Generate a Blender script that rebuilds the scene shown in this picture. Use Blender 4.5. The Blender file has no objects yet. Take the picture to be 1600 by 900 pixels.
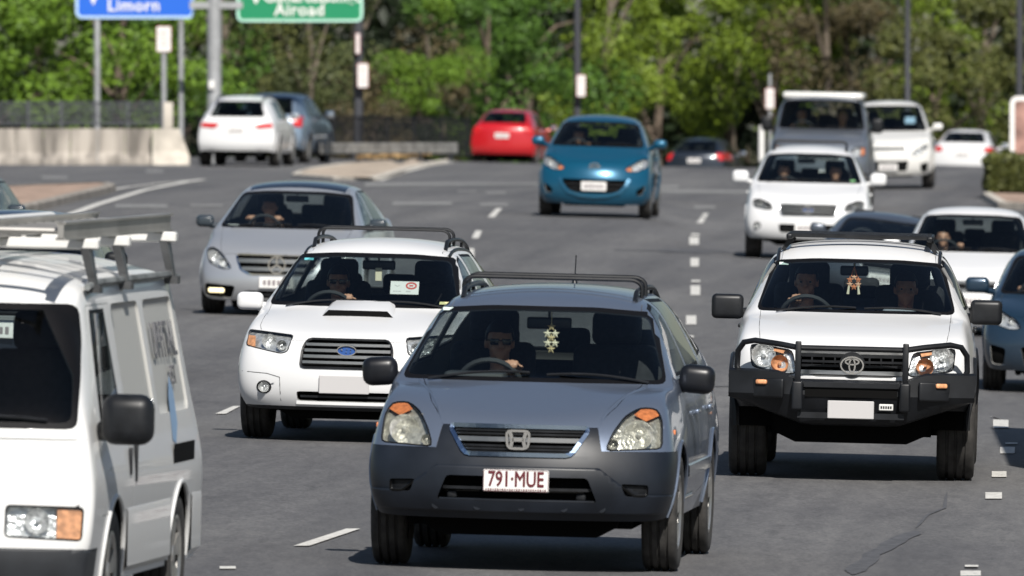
import bpy, bmesh, math, random
from mathutils import Vector, Matrix, noise

# ------------------------------------------------------------------ scene, camera, light
scn = bpy.context.scene
C = scn.collection
R = math.radians
PI = math.pi

CAM_H = 3.0
FPX = 20000.0          # focal length in pixels of the 1600 px wide photograph (450 mm lens)
HOR = 65.0             # image row of the horizon
cam_d = bpy.data.cameras.new('camera')
cam_d.lens = 450; cam_d.sensor_width = 36; cam_d.clip_start = 1; cam_d.clip_end = 6000
cam_d.dof.use_dof = True; cam_d.dof.focus_distance = 86; cam_d.dof.aperture_fstop = 8.2
cam = bpy.data.objects.new('camera', cam_d); C.objects.link(cam)
cam.location = (0, 0, CAM_H)
cam.rotation_euler = (R(90) - math.atan((450 - HOR) / FPX), 0, 0)
scn.camera = cam

SUN_AZ, SUN_EL = 11.0, 42.0        # degrees right of straight behind the camera / above the horizon
sun_vec = Vector((math.sin(R(SUN_AZ)) * math.cos(R(SUN_EL)), -math.cos(R(SUN_AZ)) * math.cos(R(SUN_EL)), math.sin(R(SUN_EL))))
world = bpy.data.worlds.new('World'); scn.world = world; world.use_nodes = True
wn = world.node_tree
sky = wn.nodes.new('ShaderNodeTexSky'); sky.sky_type = 'NISHITA'; sky.sun_disc = False
sky.sun_elevation = R(SUN_EL); sky.sun_rotation = R(180 - SUN_AZ); sky.air_density = 1.0; sky.dust_density = 0.8; sky.ozone_density = 1.2
bg = wn.nodes['Background']; bg.inputs['Strength'].default_value = 0.052
wn.links.new(sky.outputs[0], bg.inputs['Color'])
sun_d = bpy.data.lights.new('sun', 'SUN'); sun_d.energy = 4.9; sun_d.angle = R(0.53); sun_d.color = (1.0, 0.955, 0.89)
sun = bpy.data.objects.new('sun', sun_d); C.objects.link(sun)
sun.rotation_euler = (-sun_vec).to_track_quat('-Z', 'Y').to_euler()
scn.view_settings.view_transform = 'Standard'; scn.view_settings.look = 'None'
scn.view_settings.exposure = 0.32; scn.view_settings.gamma = 1.0
scn.view_settings.use_curve_mapping = False
cy = scn.cycles
cy.max_bounces = 6; cy.diffuse_bounces = 2; cy.glossy_bounces = 3; cy.transmission_bounces = 3
cy.transparent_max_bounces = 24; cy.caustics_reflective = False; cy.caustics_refractive = False
cy.use_denoising = True; cy.sample_clamp_indirect = 4.0
cy.use_adaptive_sampling = True; cy.adaptive_threshold = 0.015

# ------------------------------------------------------------------ helpers
def smooth(a, b, x):
    t = (x - a) / (b - a); t = 0.0 if t < 0 else 1.0 if t > 1 else t
    return t * t * (3 - 2 * t)

def ground_z(x, y):
    """height of the road surface: falls to the right, lifts on the far left, and a crest about 315 m away"""
    xc = max(-6.0, min(14.0, x))
    z = -0.024 * xc + 0.30 * smooth(150, 205, y) * (1 - smooth(225, 290, y)) * smooth(3.4, 1.9, x)
    z -= 0.33 * min(1.2, max(0.0, x - 3.3)) * smooth(101, 119, y) * (1 - smooth(164, 179, y))
    z += smooth(5, 10, x) * smooth(240, 300, y) * 0.2
    yy = y - 312
    if yy > 0:
        c = 0.0005 * yy * yy if yy < 30 else 0.45 + 0.03 * (yy - 30)
        z -= min(c, 3.2)
    return z

def P(px, py):
    """point of the road seen at a pixel of the 1600x900 photograph"""
    z = 0.0
    for _ in range(12):
        d = (CAM_H - z) * FPX / (py - HOR)
        x = (px - 800) * d / FPX
        z = ground_z(x, d)
    return Vector((x, d, z))

def at(px, py, d):
    """point at distance d seen at a pixel"""
    return Vector(((px - 800) * d / FPX, d, CAM_H - (py - HOR) * d / FPX))

def tag(o, label=None, cat=None, group=None, kind=None):
    if label: o['label'] = label
    if cat: o['category'] = cat
    if group: o['group'] = group
    if kind: o['kind'] = kind
    return o

def empty(name, loc=(0, 0, 0), rz=0.0, parent=None):
    o = bpy.data.objects.new(name, None); C.objects.link(o)
    o.location = loc; o.rotation_euler = (0, 0, rz); o.parent = parent
    o.empty_display_size = 0.2
    return o

def link_mesh(name, me, mats, parent=None):
    for m in (mats if isinstance(mats, (list, tuple)) else [mats]):
        me.materials.append(m)
    o = bpy.data.objects.new(name, me); C.objects.link(o); o.parent = parent
    return o

def evaluated(o):
    """mesh of an object with its modifiers, worked out in a scratch scene that is thrown away"""
    t = bpy.data.scenes.new('scratch'); t.collection.objects.link(o)
    vl = t.view_layers[0]; vl.update()
    me = bpy.data.meshes.new_from_object(o.evaluated_get(vl.depsgraph))
    bpy.data.objects.remove(o); bpy.data.scenes.remove(t)
    return me

class MB:
    """collects simple solids into one mesh"""
    def __init__(s): s.v = []; s.f = []; s.m = []; s.sm = []
    def add(s, v, f, m=0, sm=False):
        o = len(s.v); s.v += [tuple(p) for p in v]
        for q in f: s.f.append([i + o for i in q]); s.m.append(m); s.sm.append(sm)
        return s
    def box(s, c, d, m=0, rot=None):
        x, y, z = d[0] / 2, d[1] / 2, d[2] / 2
        v = [Vector((i, j, k)) for k in (-z, z) for j in (-y, y) for i in (-x, x)]
        if rot is not None: v = [rot @ p for p in v]
        c = Vector(c)
        return s.add([p + c for p in v], [(0, 2, 3, 1), (4, 5, 7, 6), (0, 1, 5, 4), (2, 6, 7, 3), (0, 4, 6, 2), (1, 3, 7, 5)], m)
    def rbox(s, c, d, b, m=0, rot=None, n=3):
        """box with all edges rounded by b"""
        bm = bmesh.new(); bmesh.ops.create_cube(bm, size=1)
        for v in bm.verts: v.co = Vector((v.co.x * d[0], v.co.y * d[1], v.co.z * d[2]))
        bmesh.ops.bevel(bm, geom=bm.edges[:], offset=min(b, 0.49 * min(d)), segments=n, profile=0.5, affect='EDGES')
        s.bm(bm, m, c, rot, True)
        return s
    def bm(s, bm, m=0, c=(0, 0, 0), rot=None, sm=True):
        bm.verts.index_update(); c = Vector(c)
        s.add([((rot @ v.co) if rot is not None else v.co) + c for v in bm.verts], [[v.index for v in f.verts] for f in bm.faces], m, sm)
        bm.free()
    def tube(s, pts, r, n=8, m=0, caps=True, closed=False):
        pts = [Vector(p) for p in pts]; k = len(pts)
        rr = r if isinstance(r, (list, tuple)) else [r] * k
        vs = []; prev = None
        for i, p in enumerate(pts):
            if closed: t = pts[(i + 1) % k] - pts[i - 1]
            else: t = pts[min(i + 1, k - 1)] - pts[max(i - 1, 0)]
            if t.length < 1e-9: t = Vector((0, 0, 1))
            t.normalize()
            if prev is None:
                a = t.orthogonal().normalized()
            else:
                a = prev - t * prev.dot(t)
                if a.length < 1e-6: a = t.orthogonal()
                a.normalize()
            prev = a; b = t.cross(a)
            for j in range(n):
                w = 2 * PI * j / n
                vs.append(p + (a * math.cos(w) + b * math.sin(w)) * rr[i])
        fs = []
        for i in range(k if closed else k - 1):
            i2 = (i + 1) % k
            for j in range(n):
                j2 = (j + 1) % n
                fs.append((i * n + j, i * n + j2, i2 * n + j2, i2 * n + j))
        s.add(vs, fs, m, True)
        if caps and not closed:
            s.add(vs[:n], [tuple(range(n))[::-1]], m); s.add(vs[-n:], [tuple(range(n))], m)
        return s
    def lathe(s, prof, n=32, axis='x', c=(0, 0, 0), m=0, sm=True):
        """profile of (radius, offset along axis) turned about the axis"""
        c = Vector(c); vs = []
        for j in range(n):
            w = 2 * PI * j / n; ca, sa = math.cos(w), math.sin(w)
            for (r, o) in prof:
                p = (o, r * ca, r * sa) if axis == 'x' else (r * ca, o, r * sa) if axis == 'y' else (r * ca, r * sa, o)
                vs.append(Vector(p) + c)
        k = len(prof); fs = []
        for j in range(n):
            j2 = (j + 1) % n
            for i in range(k - 1):
                fs.append((j * k + i, j * k + i + 1, j2 * k + i + 1, j2 * k + i))
        return s.add(vs, fs, m, sm)
    def prism(s, poly, axis, a, b, m=0):
        """polygon extruded along an axis from a to b"""
        n = len(poly)
        def pt(p, t): return (t, p[0], p[1]) if axis == 'x' else (p[0], t, p[1]) if axis == 'y' else (p[0], p[1], t)
        vs = [pt(p, a) for p in poly] + [pt(p, b) for p in poly]
        fs = [tuple(range(n)), tuple(range(2 * n - 1, n - 1, -1))] + [(i, i + n, (i + 1) % n + n, (i + 1) % n) for i in range(n)]
        return s.add(vs, fs, m)
    def mesh(s, name, angle=35):
        me = bpy.data.meshes.new(name); me.from_pydata(s.v, [], s.f)
        me.polygons.foreach_set('material_index', s.m)
        me.polygons.foreach_set('use_smooth', s.sm)
        bm = bmesh.new(); bm.from_mesh(me); bmesh.ops.remove_doubles(bm, verts=bm.verts, dist=1e-5)
        bmesh.ops.recalc_face_normals(bm, faces=bm.faces); bm.to_mesh(me); bm.free()
        if any(s.sm): me.set_sharp_from_angle(angle=R(angle))
        me.update(); return me
    def build(s, name, mats, parent=None, angle=35):
        return link_mesh(name, s.mesh(name, angle), mats, parent)

# ------------------------------------------------------------------ materials
MATS = {}
def mat(name, col=(0.5, 0.5, 0.5), rough=0.5, metal=0.0, coat=0.0, spec=0.5, **kw):
    if name in MATS: return MATS[name]
    m = bpy.data.materials.new(name); m.use_nodes = True
    b = m.node_tree.nodes['Principled BSDF']
    b.inputs['Base Color'].default_value = (*col, 1); b.inputs['Roughness'].default_value = rough
    b.inputs['Metallic'].default_value = metal; b.inputs['Specular IOR Level'].default_value = spec
    b.inputs['Coat Weight'].default_value = coat; b.inputs['Coat Roughness'].default_value = kw.get('coat_rough', 0.04)
    if 'emit' in kw:
        b.inputs['Emission Color'].default_value = (*kw['emit'], 1); b.inputs['Emission Strength'].default_value = kw.get('estr', 1)
    MATS[name] = m
    return m

def vary(m, scale=6.0, amt=0.25, detail=4, rough_amt=0.0, bump=0.0, bscale=None, lo=(0.35, 0.65), coords='Object', stretch=None):
    """noise mottling of colour, roughness and relief on a plain material"""
    nt = m.node_tree; b = nt.nodes['Principled BSDF']
    base = tuple(b.inputs['Base Color'].default_value)
    tc = nt.nodes.new('ShaderNodeTexCoord'); src = tc.outputs[coords]
    if stretch:
        mp = nt.nodes.new('ShaderNodeMapping'); mp.inputs['Scale'].default_value = stretch
        nt.links.new(src, mp.inputs['Vector']); src = mp.outputs[0]
    n = nt.nodes.new('ShaderNodeTexNoise'); n.inputs['Scale'].default_value = scale; n.inputs['Detail'].default_value = detail
    nt.links.new(src, n.inputs['Vector'])
    r = nt.nodes.new('ShaderNodeValToRGB'); e = r.color_ramp.elements
    e[0].position, e[1].position = lo
    e[0].color = tuple(c * (1 - amt) for c in base[:3]) + (1,); e[1].color = tuple(min(1, c * (1 + amt)) for c in base[:3]) + (1,)
    nt.links.new(n.outputs['Fac'], r.inputs[0]); nt.links.new(r.outputs[0], b.inputs['Base Color'])
    if rough_amt:
        mr = nt.nodes.new('ShaderNodeMapRange'); q = b.inputs['Roughness'].default_value
        mr.inputs[3].default_value = max(0.02, q - rough_amt); mr.inputs[4].default_value = q + rough_amt
        nt.links.new(n.outputs['Fac'], mr.inputs[0]); nt.links.new(mr.outputs[0], b.inputs['Roughness'])
    if bump:
        n2 = nt.nodes.new('ShaderNodeTexNoise'); n2.inputs['Scale'].default_value = bscale or scale * 4
        nt.links.new(src, n2.inputs['Vector'])
        bp = nt.nodes.new('ShaderNodeBump'); bp.inputs['Strength'].default_value = bump; bp.inputs['Distance'].default_value = 0.02
        nt.links.new(n2.outputs['Fac'], bp.inputs['Height']); nt.links.new(bp.outputs[0], b.inputs['Normal'])
    return m

def glassy(name, tint=(0.5, 0.6, 0.58), gloss_rough=0.02, ior=1.45):
    """window glass: tinted see-through with mirror-like sheen"""
    if name in MATS: return MATS[name]
    m = bpy.data.materials.new(name); m.use_nodes = True; nt = m.node_tree
    for n in list(nt.nodes): nt.nodes.remove(n)
    out = nt.nodes.new('ShaderNodeOutputMaterial'); mix = nt.nodes.new('ShaderNodeMixShader')
    t = nt.nodes.new('ShaderNodeBsdfTransparent'); t.inputs[0].default_value = (*tint, 1)
    g = nt.nodes.new('ShaderNodeBsdfGlossy'); g.inputs['Roughness'].default_value = gloss_rough
    f = nt.nodes.new('ShaderNodeFresnel'); ge = nt.nodes.new('ShaderNodeNewGeometry')
    mr = nt.nodes.new('ShaderNodeMapRange'); mr.inputs[3].default_value = ior; mr.inputs[4].default_value = 1 / ior      # a thin pane reflects alike from both sides
    nt.links.new(ge.outputs['Backfacing'], mr.inputs[0]); nt.links.new(mr.outputs[0], f.inputs[0])
    nt.links.new(f.outputs[0], mix.inputs[0]); nt.links.new(t.outputs[0], mix.inputs[1]); nt.links.new(g.outputs[0], mix.inputs[2])
    nt.links.new(mix.outputs[0], out.inputs[0])
    MATS[name] = m
    return m

def paint(name, col, metal=0.0, rough=0.35, coat=0.8, flake=0.0, dirt=0.12):
    """car paint under clear coat, a little road dust on it"""
    if name in MATS: return MATS[name]
    m = mat(name, col, rough, metal, coat)
    nt = m.node_tree; b = nt.nodes['Principled BSDF']
    tc = nt.nodes.new('ShaderNodeTexCoord')
    n = nt.nodes.new('ShaderNodeTexNoise'); n.inputs['Scale'].default_value = 2.3; n.inputs['Detail'].default_value = 7; n.inputs['Roughness'].default_value = 0.7
    nt.links.new(tc.outputs['Object'], n.inputs['Vector'])
    sx = nt.nodes.new('ShaderNodeSeparateXYZ'); nt.links.new(tc.outputs['Object'], sx.inputs[0])
    mr = nt.nodes.new('ShaderNodeMapRange'); mr.inputs[1].default_value = 0.75; mr.inputs[2].default_value = 0.2; mr.inputs[3].default_value = 0.25; mr.inputs[4].default_value = 1.0
    nt.links.new(sx.outputs[2], mr.inputs[0])
    ma = nt.nodes.new('ShaderNodeMath'); ma.operation = 'MULTIPLY'; nt.links.new(n.outputs['Fac'], ma.inputs[0]); nt.links.new(mr.outputs[0], ma.inputs[1])
    mb = nt.nodes.new('ShaderNodeMath'); mb.operation = 'MULTIPLY'; mb.inputs[1].default_value = dirt * 2; nt.links.new(ma.outputs[0], mb.inputs[0])
    mx = nt.nodes.new('ShaderNodeMixRGB'); mx.inputs[1].default_value = (*col, 1); mx.inputs[2].default_value = (0.23, 0.2, 0.165, 1)
    nt.links.new(mb.outputs[0], mx.inputs[0]); nt.links.new(mx.outputs[0], b.inputs['Base Color'])
    mr2 = nt.nodes.new('ShaderNodeMapRange'); mr2.inputs[3].default_value = coat; mr2.inputs[4].default_value = coat * 0.6
    nt.links.new(n.outputs['Fac'], mr2.inputs[0]); nt.links.new(mr2.outputs[0], b.inputs['Coat Weight'])
    return m

M_glass = glassy('window_glass', (0.74, 0.80, 0.79))
M_glass_dark = glassy('tinted_glass', (0.50, 0.55, 0.54))
M_lens = glassy('lamp_lens', (0.9, 0.92, 0.93), 0.03, 1.5)
M_lens_old = glassy('hazed_lamp_lens', (0.8, 0.8, 0.74), 0.12, 1.6)
M_black = vary(mat('black_plastic', (0.009, 0.010, 0.012), 0.42, spec=0.35), 9, 0.3, rough_amt=0.08)
M_trim = mat('dark_interior', (0.012, 0.013, 0.015), 0.75)
M_seat = vary(mat('seat_fabric', (0.02, 0.021, 0.024), 0.9), 30, 0.25)
M_liner = mat('grey_headliner', (0.16, 0.16, 0.155), 0.9)
M_dash = mat('dashboard_vinyl', (0.03, 0.033, 0.037), 0.65)
M_void = mat('shadow_black', (0.004, 0.004, 0.004), 0.9, spec=0.1)
M_rub = mat('window_rubber', (0.004, 0.004, 0.005), 0.6, spec=0.15)
M_tyre = vary(mat('tyre_rubber', (0.035, 0.033, 0.031), 0.85), 12, 0.4)
M_rim = vary(mat('alloy_rim', (0.45, 0.44, 0.42), 0.38, 0.8), 8, 0.25)
M_chrome = mat('chrome', (0.82, 0.83, 0.85), 0.12, 1.0)
M_satin = mat('satin_metal', (0.55, 0.56, 0.58), 0.3, 1.0)
M_refl = vary(mat('lamp_reflector', (0.78, 0.78, 0.77), 0.3, 0.7), 26, 0.28, bump=0.45, bscale=40)
M_amber = vary(mat('amber_lamp', (0.70, 0.23, 0.09), 0.35, coat=0.4), 40, 0.25)
M_amber_pale = vary(mat('pale_amber_lamp', (0.66, 0.31, 0.15), 0.3, coat=0.5), 30, 0.3)
M_red = mat('red_tail_lamp', (0.5, 0.012, 0.015), 0.25, coat=0.6)
M_plate = vary(mat('plate_white', (0.72, 0.71, 0.69), 0.45), 18, 0.06)
M_plate_grey = mat('plate_grey', (0.47, 0.46, 0.46), 0.55)
M_maroon = mat('maroon_print', (0.10, 0.008, 0.014), 0.5)
M_white = mat('white_plastic', (0.66, 0.66, 0.64), 0.4)
M_eye = mat('eye', (0.30, 0.27, 0.25), 0.3)
M_skin = vary(mat('skin', (0.50, 0.27, 0.18), 0.5), 14, 0.1)
M_hair = mat('dark_hair', (0.012, 0.009, 0.007), 0.6)
M_shades = mat('sunglass_lens', (0.004, 0.004, 0.005), 0.12)
# ------------------------------------------------------------------ car body shells
def convex_ccw(poly):
    a = sum(poly[i][0] * poly[(i + 1) % len(poly)][1] - poly[(i + 1) % len(poly)][0] * poly[i][1] for i in range(len(poly)))
    return list(poly) if a > 0 else list(poly)[::-1]

def rpoly(x0, x1, z0, z1, r, n=3):
    """rectangle with rounded corners"""
    out = []
    for (cx, cz, a0) in ((x1 - r, z1 - r, 0), (x0 + r, z1 - r, 90), (x0 + r, z0 + r, 180), (x1 - r, z0 + r, 270)):
        for k in range(n + 1):
            a = R(a0 + 90 * k / n); out.append((cx + r * math.cos(a), cz + r * math.sin(a)))
    return out

def soften(poly, r=0.03, n=2):
    """round the corners of a convex polygon"""
    out = []; k = len(poly)
    for i in range(k):
        p = Vector(poly[i]); a = Vector(poly[i - 1]); b = Vector(poly[(i + 1) % k])
        da = (a - p); db = (b - p); q = min(r, da.length * 0.45, db.length * 0.45)
        s = p + da.normalized() * q; e = p + db.normalized() * q
        for j in range(n + 1):
            t = j / n
            out.append(tuple((s * (1 - t) * (1 - t) + p * 2 * t * (1 - t) + e * t * t)[:2]))
    return out

def circ(cy_, cz, r, n=18):
    return [(cy_ + r * math.cos(2 * PI * i / n), cz + r * math.sin(2 * PI * i / n)) for i in range(n)]

class Shell:
    """smooth closed car skin from a coarse cage, cut along outlines into panels, panes and lamps"""
    def __init__(s, st, front, rear, level=3, creases=()):
        V = []; F = []; cr = {}
        def cap(d, sgn):
            rows = []
            for r in range(4):
                w, yb, z = d['w'][r], d['y'][r], d['z'][r]
                xs = [w, w * .68, w * .34, 0] if r < 3 else [w, d['tw'], d['tw'] / 2, 0]
                zs = [z] * 4 if r < 3 else [z] + list(d['tz'])
                dz = d.get('sag', [0, 0, 0, 0])[r]
                rows.append([(x, yb + sgn * d['bow'] * (x / w) ** 2.2, zz - (dz * (x / w) ** 2 if r < 3 else 0)) for x, zz in zip(xs, zs)])
            return rows
        fr = cap(front, 1); rr = cap(rear, -1)
        grid = [[fr[0][0], fr[1][0], fr[2][0]] + fr[3]]
        for q in st:
            w = list(q['w']);  z = q['z']
            if len(w) == 5: w.append(w[4] / 2)
            w = w + [0]; wm = max(w); b = q.get('bow', 0); by = q.get('dy', [0] * 7)
            grid.append([(w[i], q['y'] - b * (1 - (w[i] / wm) ** 2) * (1 if i > 3 else 0) + by[i], z[i]) for i in range(7)])
        grid.append([rr[0][0], rr[1][0], rr[2][0]] + rr[3])
        bm = bmesh.new(); cl = bm.edges.layers.float.new('crease_edge')
        idx = {}
        def vert(p):
            k = (round(p[0], 5), round(p[1], 5), round(p[2], 5))
            if k not in idx: idx[k] = bm.verts.new(p)
            return idx[k]
        for sg in (1, -1):
            G = [[vert((p[0] * sg, p[1], p[2])) for p in row] for row in grid]
            def face(a):
                a = a if sg > 0 else a[::-1]
                try: bm.faces.new(a)
                except ValueError: pass
            for i in range(len(G) - 1):
                for j in range(6): face([G[i][j], G[i + 1][j], G[i + 1][j + 1], G[i][j + 1]])
            for rows, flip in ((fr, False), (rr, True)):
                Q = [[vert((p[0] * sg, p[1], p[2])) for p in row] for row in rows]
                for r in range(3):
                    for c in range(3):
                        a = [Q[r][c], Q[r + 1][c], Q[r + 1][c + 1], Q[r][c + 1]]
                        face(a[::-1] if flip else a)
            for (kind, i, val, a, b) in creases:
                if kind == 'L':
                    for k in range(a, b):
                        e = bm.edges.get((G[k][i], G[k + 1][i]))
                        if e: e[cl] = val
                else:
                    for k in range(a, b):
                        e = bm.edges.get((G[i][k], G[i][k + 1]))
                        if e: e[cl] = val
        bmesh.ops.recalc_face_normals(bm, faces=bm.faces)
        me = bpy.data.meshes.new('cage'); bm.to_mesh(me); bm.free()
        o = bpy.data.objects.new('cage', me)
        md = o.modifiers.new('s', 'SUBSURF'); md.levels = level; md.render_levels = level; md.boundary_smooth = 'PRESERVE_CORNERS'
        me2 = evaluated(o); bpy.data.meshes.remove(me)
        s.bm = bmesh.new(); s.bm.from_mesh(me2); bpy.data.meshes.remove(me2)
        for l in list(s.bm.faces.layers.int): s.bm.faces.layers.int.remove(l)
        s.lay = s.bm.faces.layers.int.new('region')
        s.bm.normal_update()
        # make sure normals point outwards
        f = max(s.bm.faces, key=lambda f: f.calc_center_median().z)
        if f.normal.z < 0:
            bmesh.ops.reverse_faces(s.bm, faces=s.bm.faces[:]); s.bm.normal_update()
        from mathutils.bvhtree import BVHTree
        s.bvh = BVHTree.FromBMesh(s.bm)
        s.reg = {0: 'body'}; s.big = max(e.calc_length() for e in s.bm.edges) * 1.5
    def fy(s, x, z):
        h = s.bvh.ray_cast(Vector((x, -5, z)), Vector((0, 1, 0)))
        return h[0].y if h[0] else 0.3
    def ry(s, x, z):
        h = s.bvh.ray_cast(Vector((x, 15, z)), Vector((0, -1, 0)))
        return h[0].y if h[0] else 4.0
    def sx(s, side, y, z):
        h = s.bvh.ray_cast(Vector((3 * side, y, z)), Vector((-side, 0, 0)))
        return h[0].x if h[0] else 0.8 * side
    def tz(s, x, y):
        h = s.bvh.ray_cast(Vector((x, y, 4)), Vector((0, 0, -1)))
        return h[0].z if h[0] else 1.5
    def new_region(s, name):
        i = len(s.reg); s.reg[i] = name; return i
    def cut(s, name, poly, axis='y', cond=None, into=None, rid=None):
        """cut one convex outline out of the skin; returns the region number"""
        poly = convex_ccw(poly)
        ia, ib = {'y': (0, 2), 'x': (1, 2), 'z': (0, 1)}[axis]
        rid = s.new_region(name) if rid is None else rid
        ax, bx = min(p[0] for p in poly), max(p[0] for p in poly)
        az, bz = min(p[1] for p in poly), max(p[1] for p in poly)
        bm = s.bm; bm.normal_update()
        cand = []; mg = s.big
        for f in bm.faces:
            if into is not None and f[s.lay] not in into: continue
            c0 = f.verts[0].co
            if c0[ia] < ax - mg or c0[ia] > bx + mg or c0[ib] < az - mg or c0[ib] > bz + mg: continue
            xs = [v.co[ia] for v in f.verts]
            if max(xs) < ax or min(xs) > bx: continue
            zs = [v.co[ib] for v in f.verts]
            if max(zs) < az or min(zs) > bz: continue
            if cond and not cond(f.calc_center_median(), f.normal): continue
            cand.append(f)
        n = len(poly)
        for i in range(n):
            if not cand: break
            a, b = poly[i], poly[(i + 1) % n]
            dx, dz = b[0] - a[0], b[1] - a[1]
            l = math.hypot(dx, dz)
            if l < 1e-6: continue
            no = [0, 0, 0]; no[ia] = dz / l; no[ib] = -dx / l
            co = [0, 0, 0]; co[ia] = a[0]; co[ib] = a[1]
            geom = list({v for f in cand for v in f.verts}) + list({e for f in cand for e in f.edges}) + cand
            mark = set(cand)
            r = bmesh.ops.bisect_plane(bm, geom=geom, dist=2e-4, plane_co=co, plane_no=no)
            cs = {f for f in mark if f.is_valid} | {g for g in r['geom'] if isinstance(g, bmesh.types.BMFace)}
            nv, cv = Vector(no), Vector(co)
            cand = [f for f in cs if (f.calc_center_median() - cv).dot(nv) < 0]
        for f in cand: f[s.lay] = rid
        return rid
    def faces(s, rid):
        return [f for f in s.bm.faces if f[s.lay] == rid]
    def delete(s, rid):
        bmesh.ops.delete(s.bm, geom=s.faces(rid), context='FACES')
    def sheet(s, rid, off=0.0):
        """copy of a region's faces as raw data"""
        s.bm.normal_update()
        idx = {}; vs = []; fs = []
        for f in s.faces(rid):
            q = []
            for v in f.verts:
                if v not in idx:
                    idx[v] = len(vs); vs.append(tuple(v.co + v.normal * off))
                q.append(idx[v])
            fs.append(q)
        return vs, fs
    def push(s, rid, vec, wall=None, shrink=0.0):
        """move a region in or out along vec, with walls round it"""
        fs = s.faces(rid)
        if not fs: return
        r = bmesh.ops.extrude_face_region(s.bm, geom=fs)
        nf = [g for g in r['geom'] if isinstance(g, bmesh.types.BMFace)]
        nv = [g for g in r['geom'] if isinstance(g, bmesh.types.BMVert)]
        vec = Vector(vec); c = Vector((0, 0, 0))
        for v in nv: c += v.co
        c /= len(nv)
        for v in nv:
            v.co += vec
            if shrink: v.co += (c + vec - v.co) * shrink
        for f in nf: f[s.lay] = rid
        keep = set(nf)
        old = [f for f in fs if f.is_valid and f not in keep]
        if old: bmesh.ops.delete(s.bm, geom=old, context='FACES')
        nvs = set(nv)
        for f in s.bm.faces:
            if f not in keep and any(v in nvs for v in f.verts):
                f[s.lay] = rid if wall is None else wall
    def part(s, rid, name, mats, parent, thick=0.012, gap=0.0, angle=38, smooth_=True):
        vs, fs = s.sheet(rid)
        if not fs: return None
        bm = bmesh.new(); bv = [bm.verts.new(v) for v in vs]
        for f in fs:
            try: bm.faces.new([bv[i] for i in f])
            except ValueError: pass
        if gap:
            for v in bm.verts:
                if v.is_boundary:
                    d = Vector((0, 0, 0))
                    for f in v.link_faces: d += f.calc_center_median() - v.co
                    if d.length > 1e-6: v.co += d.normalized() * gap
        for e in bm.edges: e.smooth = not (len(e.link_faces) < 2 or e.calc_face_angle(0.0) > R(angle))
        for f in bm.faces: f.smooth = smooth_
        me = bpy.data.meshes.new(name); bm.to_mesh(me); bm.free()
        o = link_mesh(name, me, mats, parent)
        if thick:
            md = o.modifiers.new('t', 'SOLIDIFY'); md.thickness = thick; md.offset = -1
            if isinstance(mats, (list, tuple)) and len(mats) > 1: md.material_offset = 1; md.material_offset_rim = 1
        return o

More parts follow.
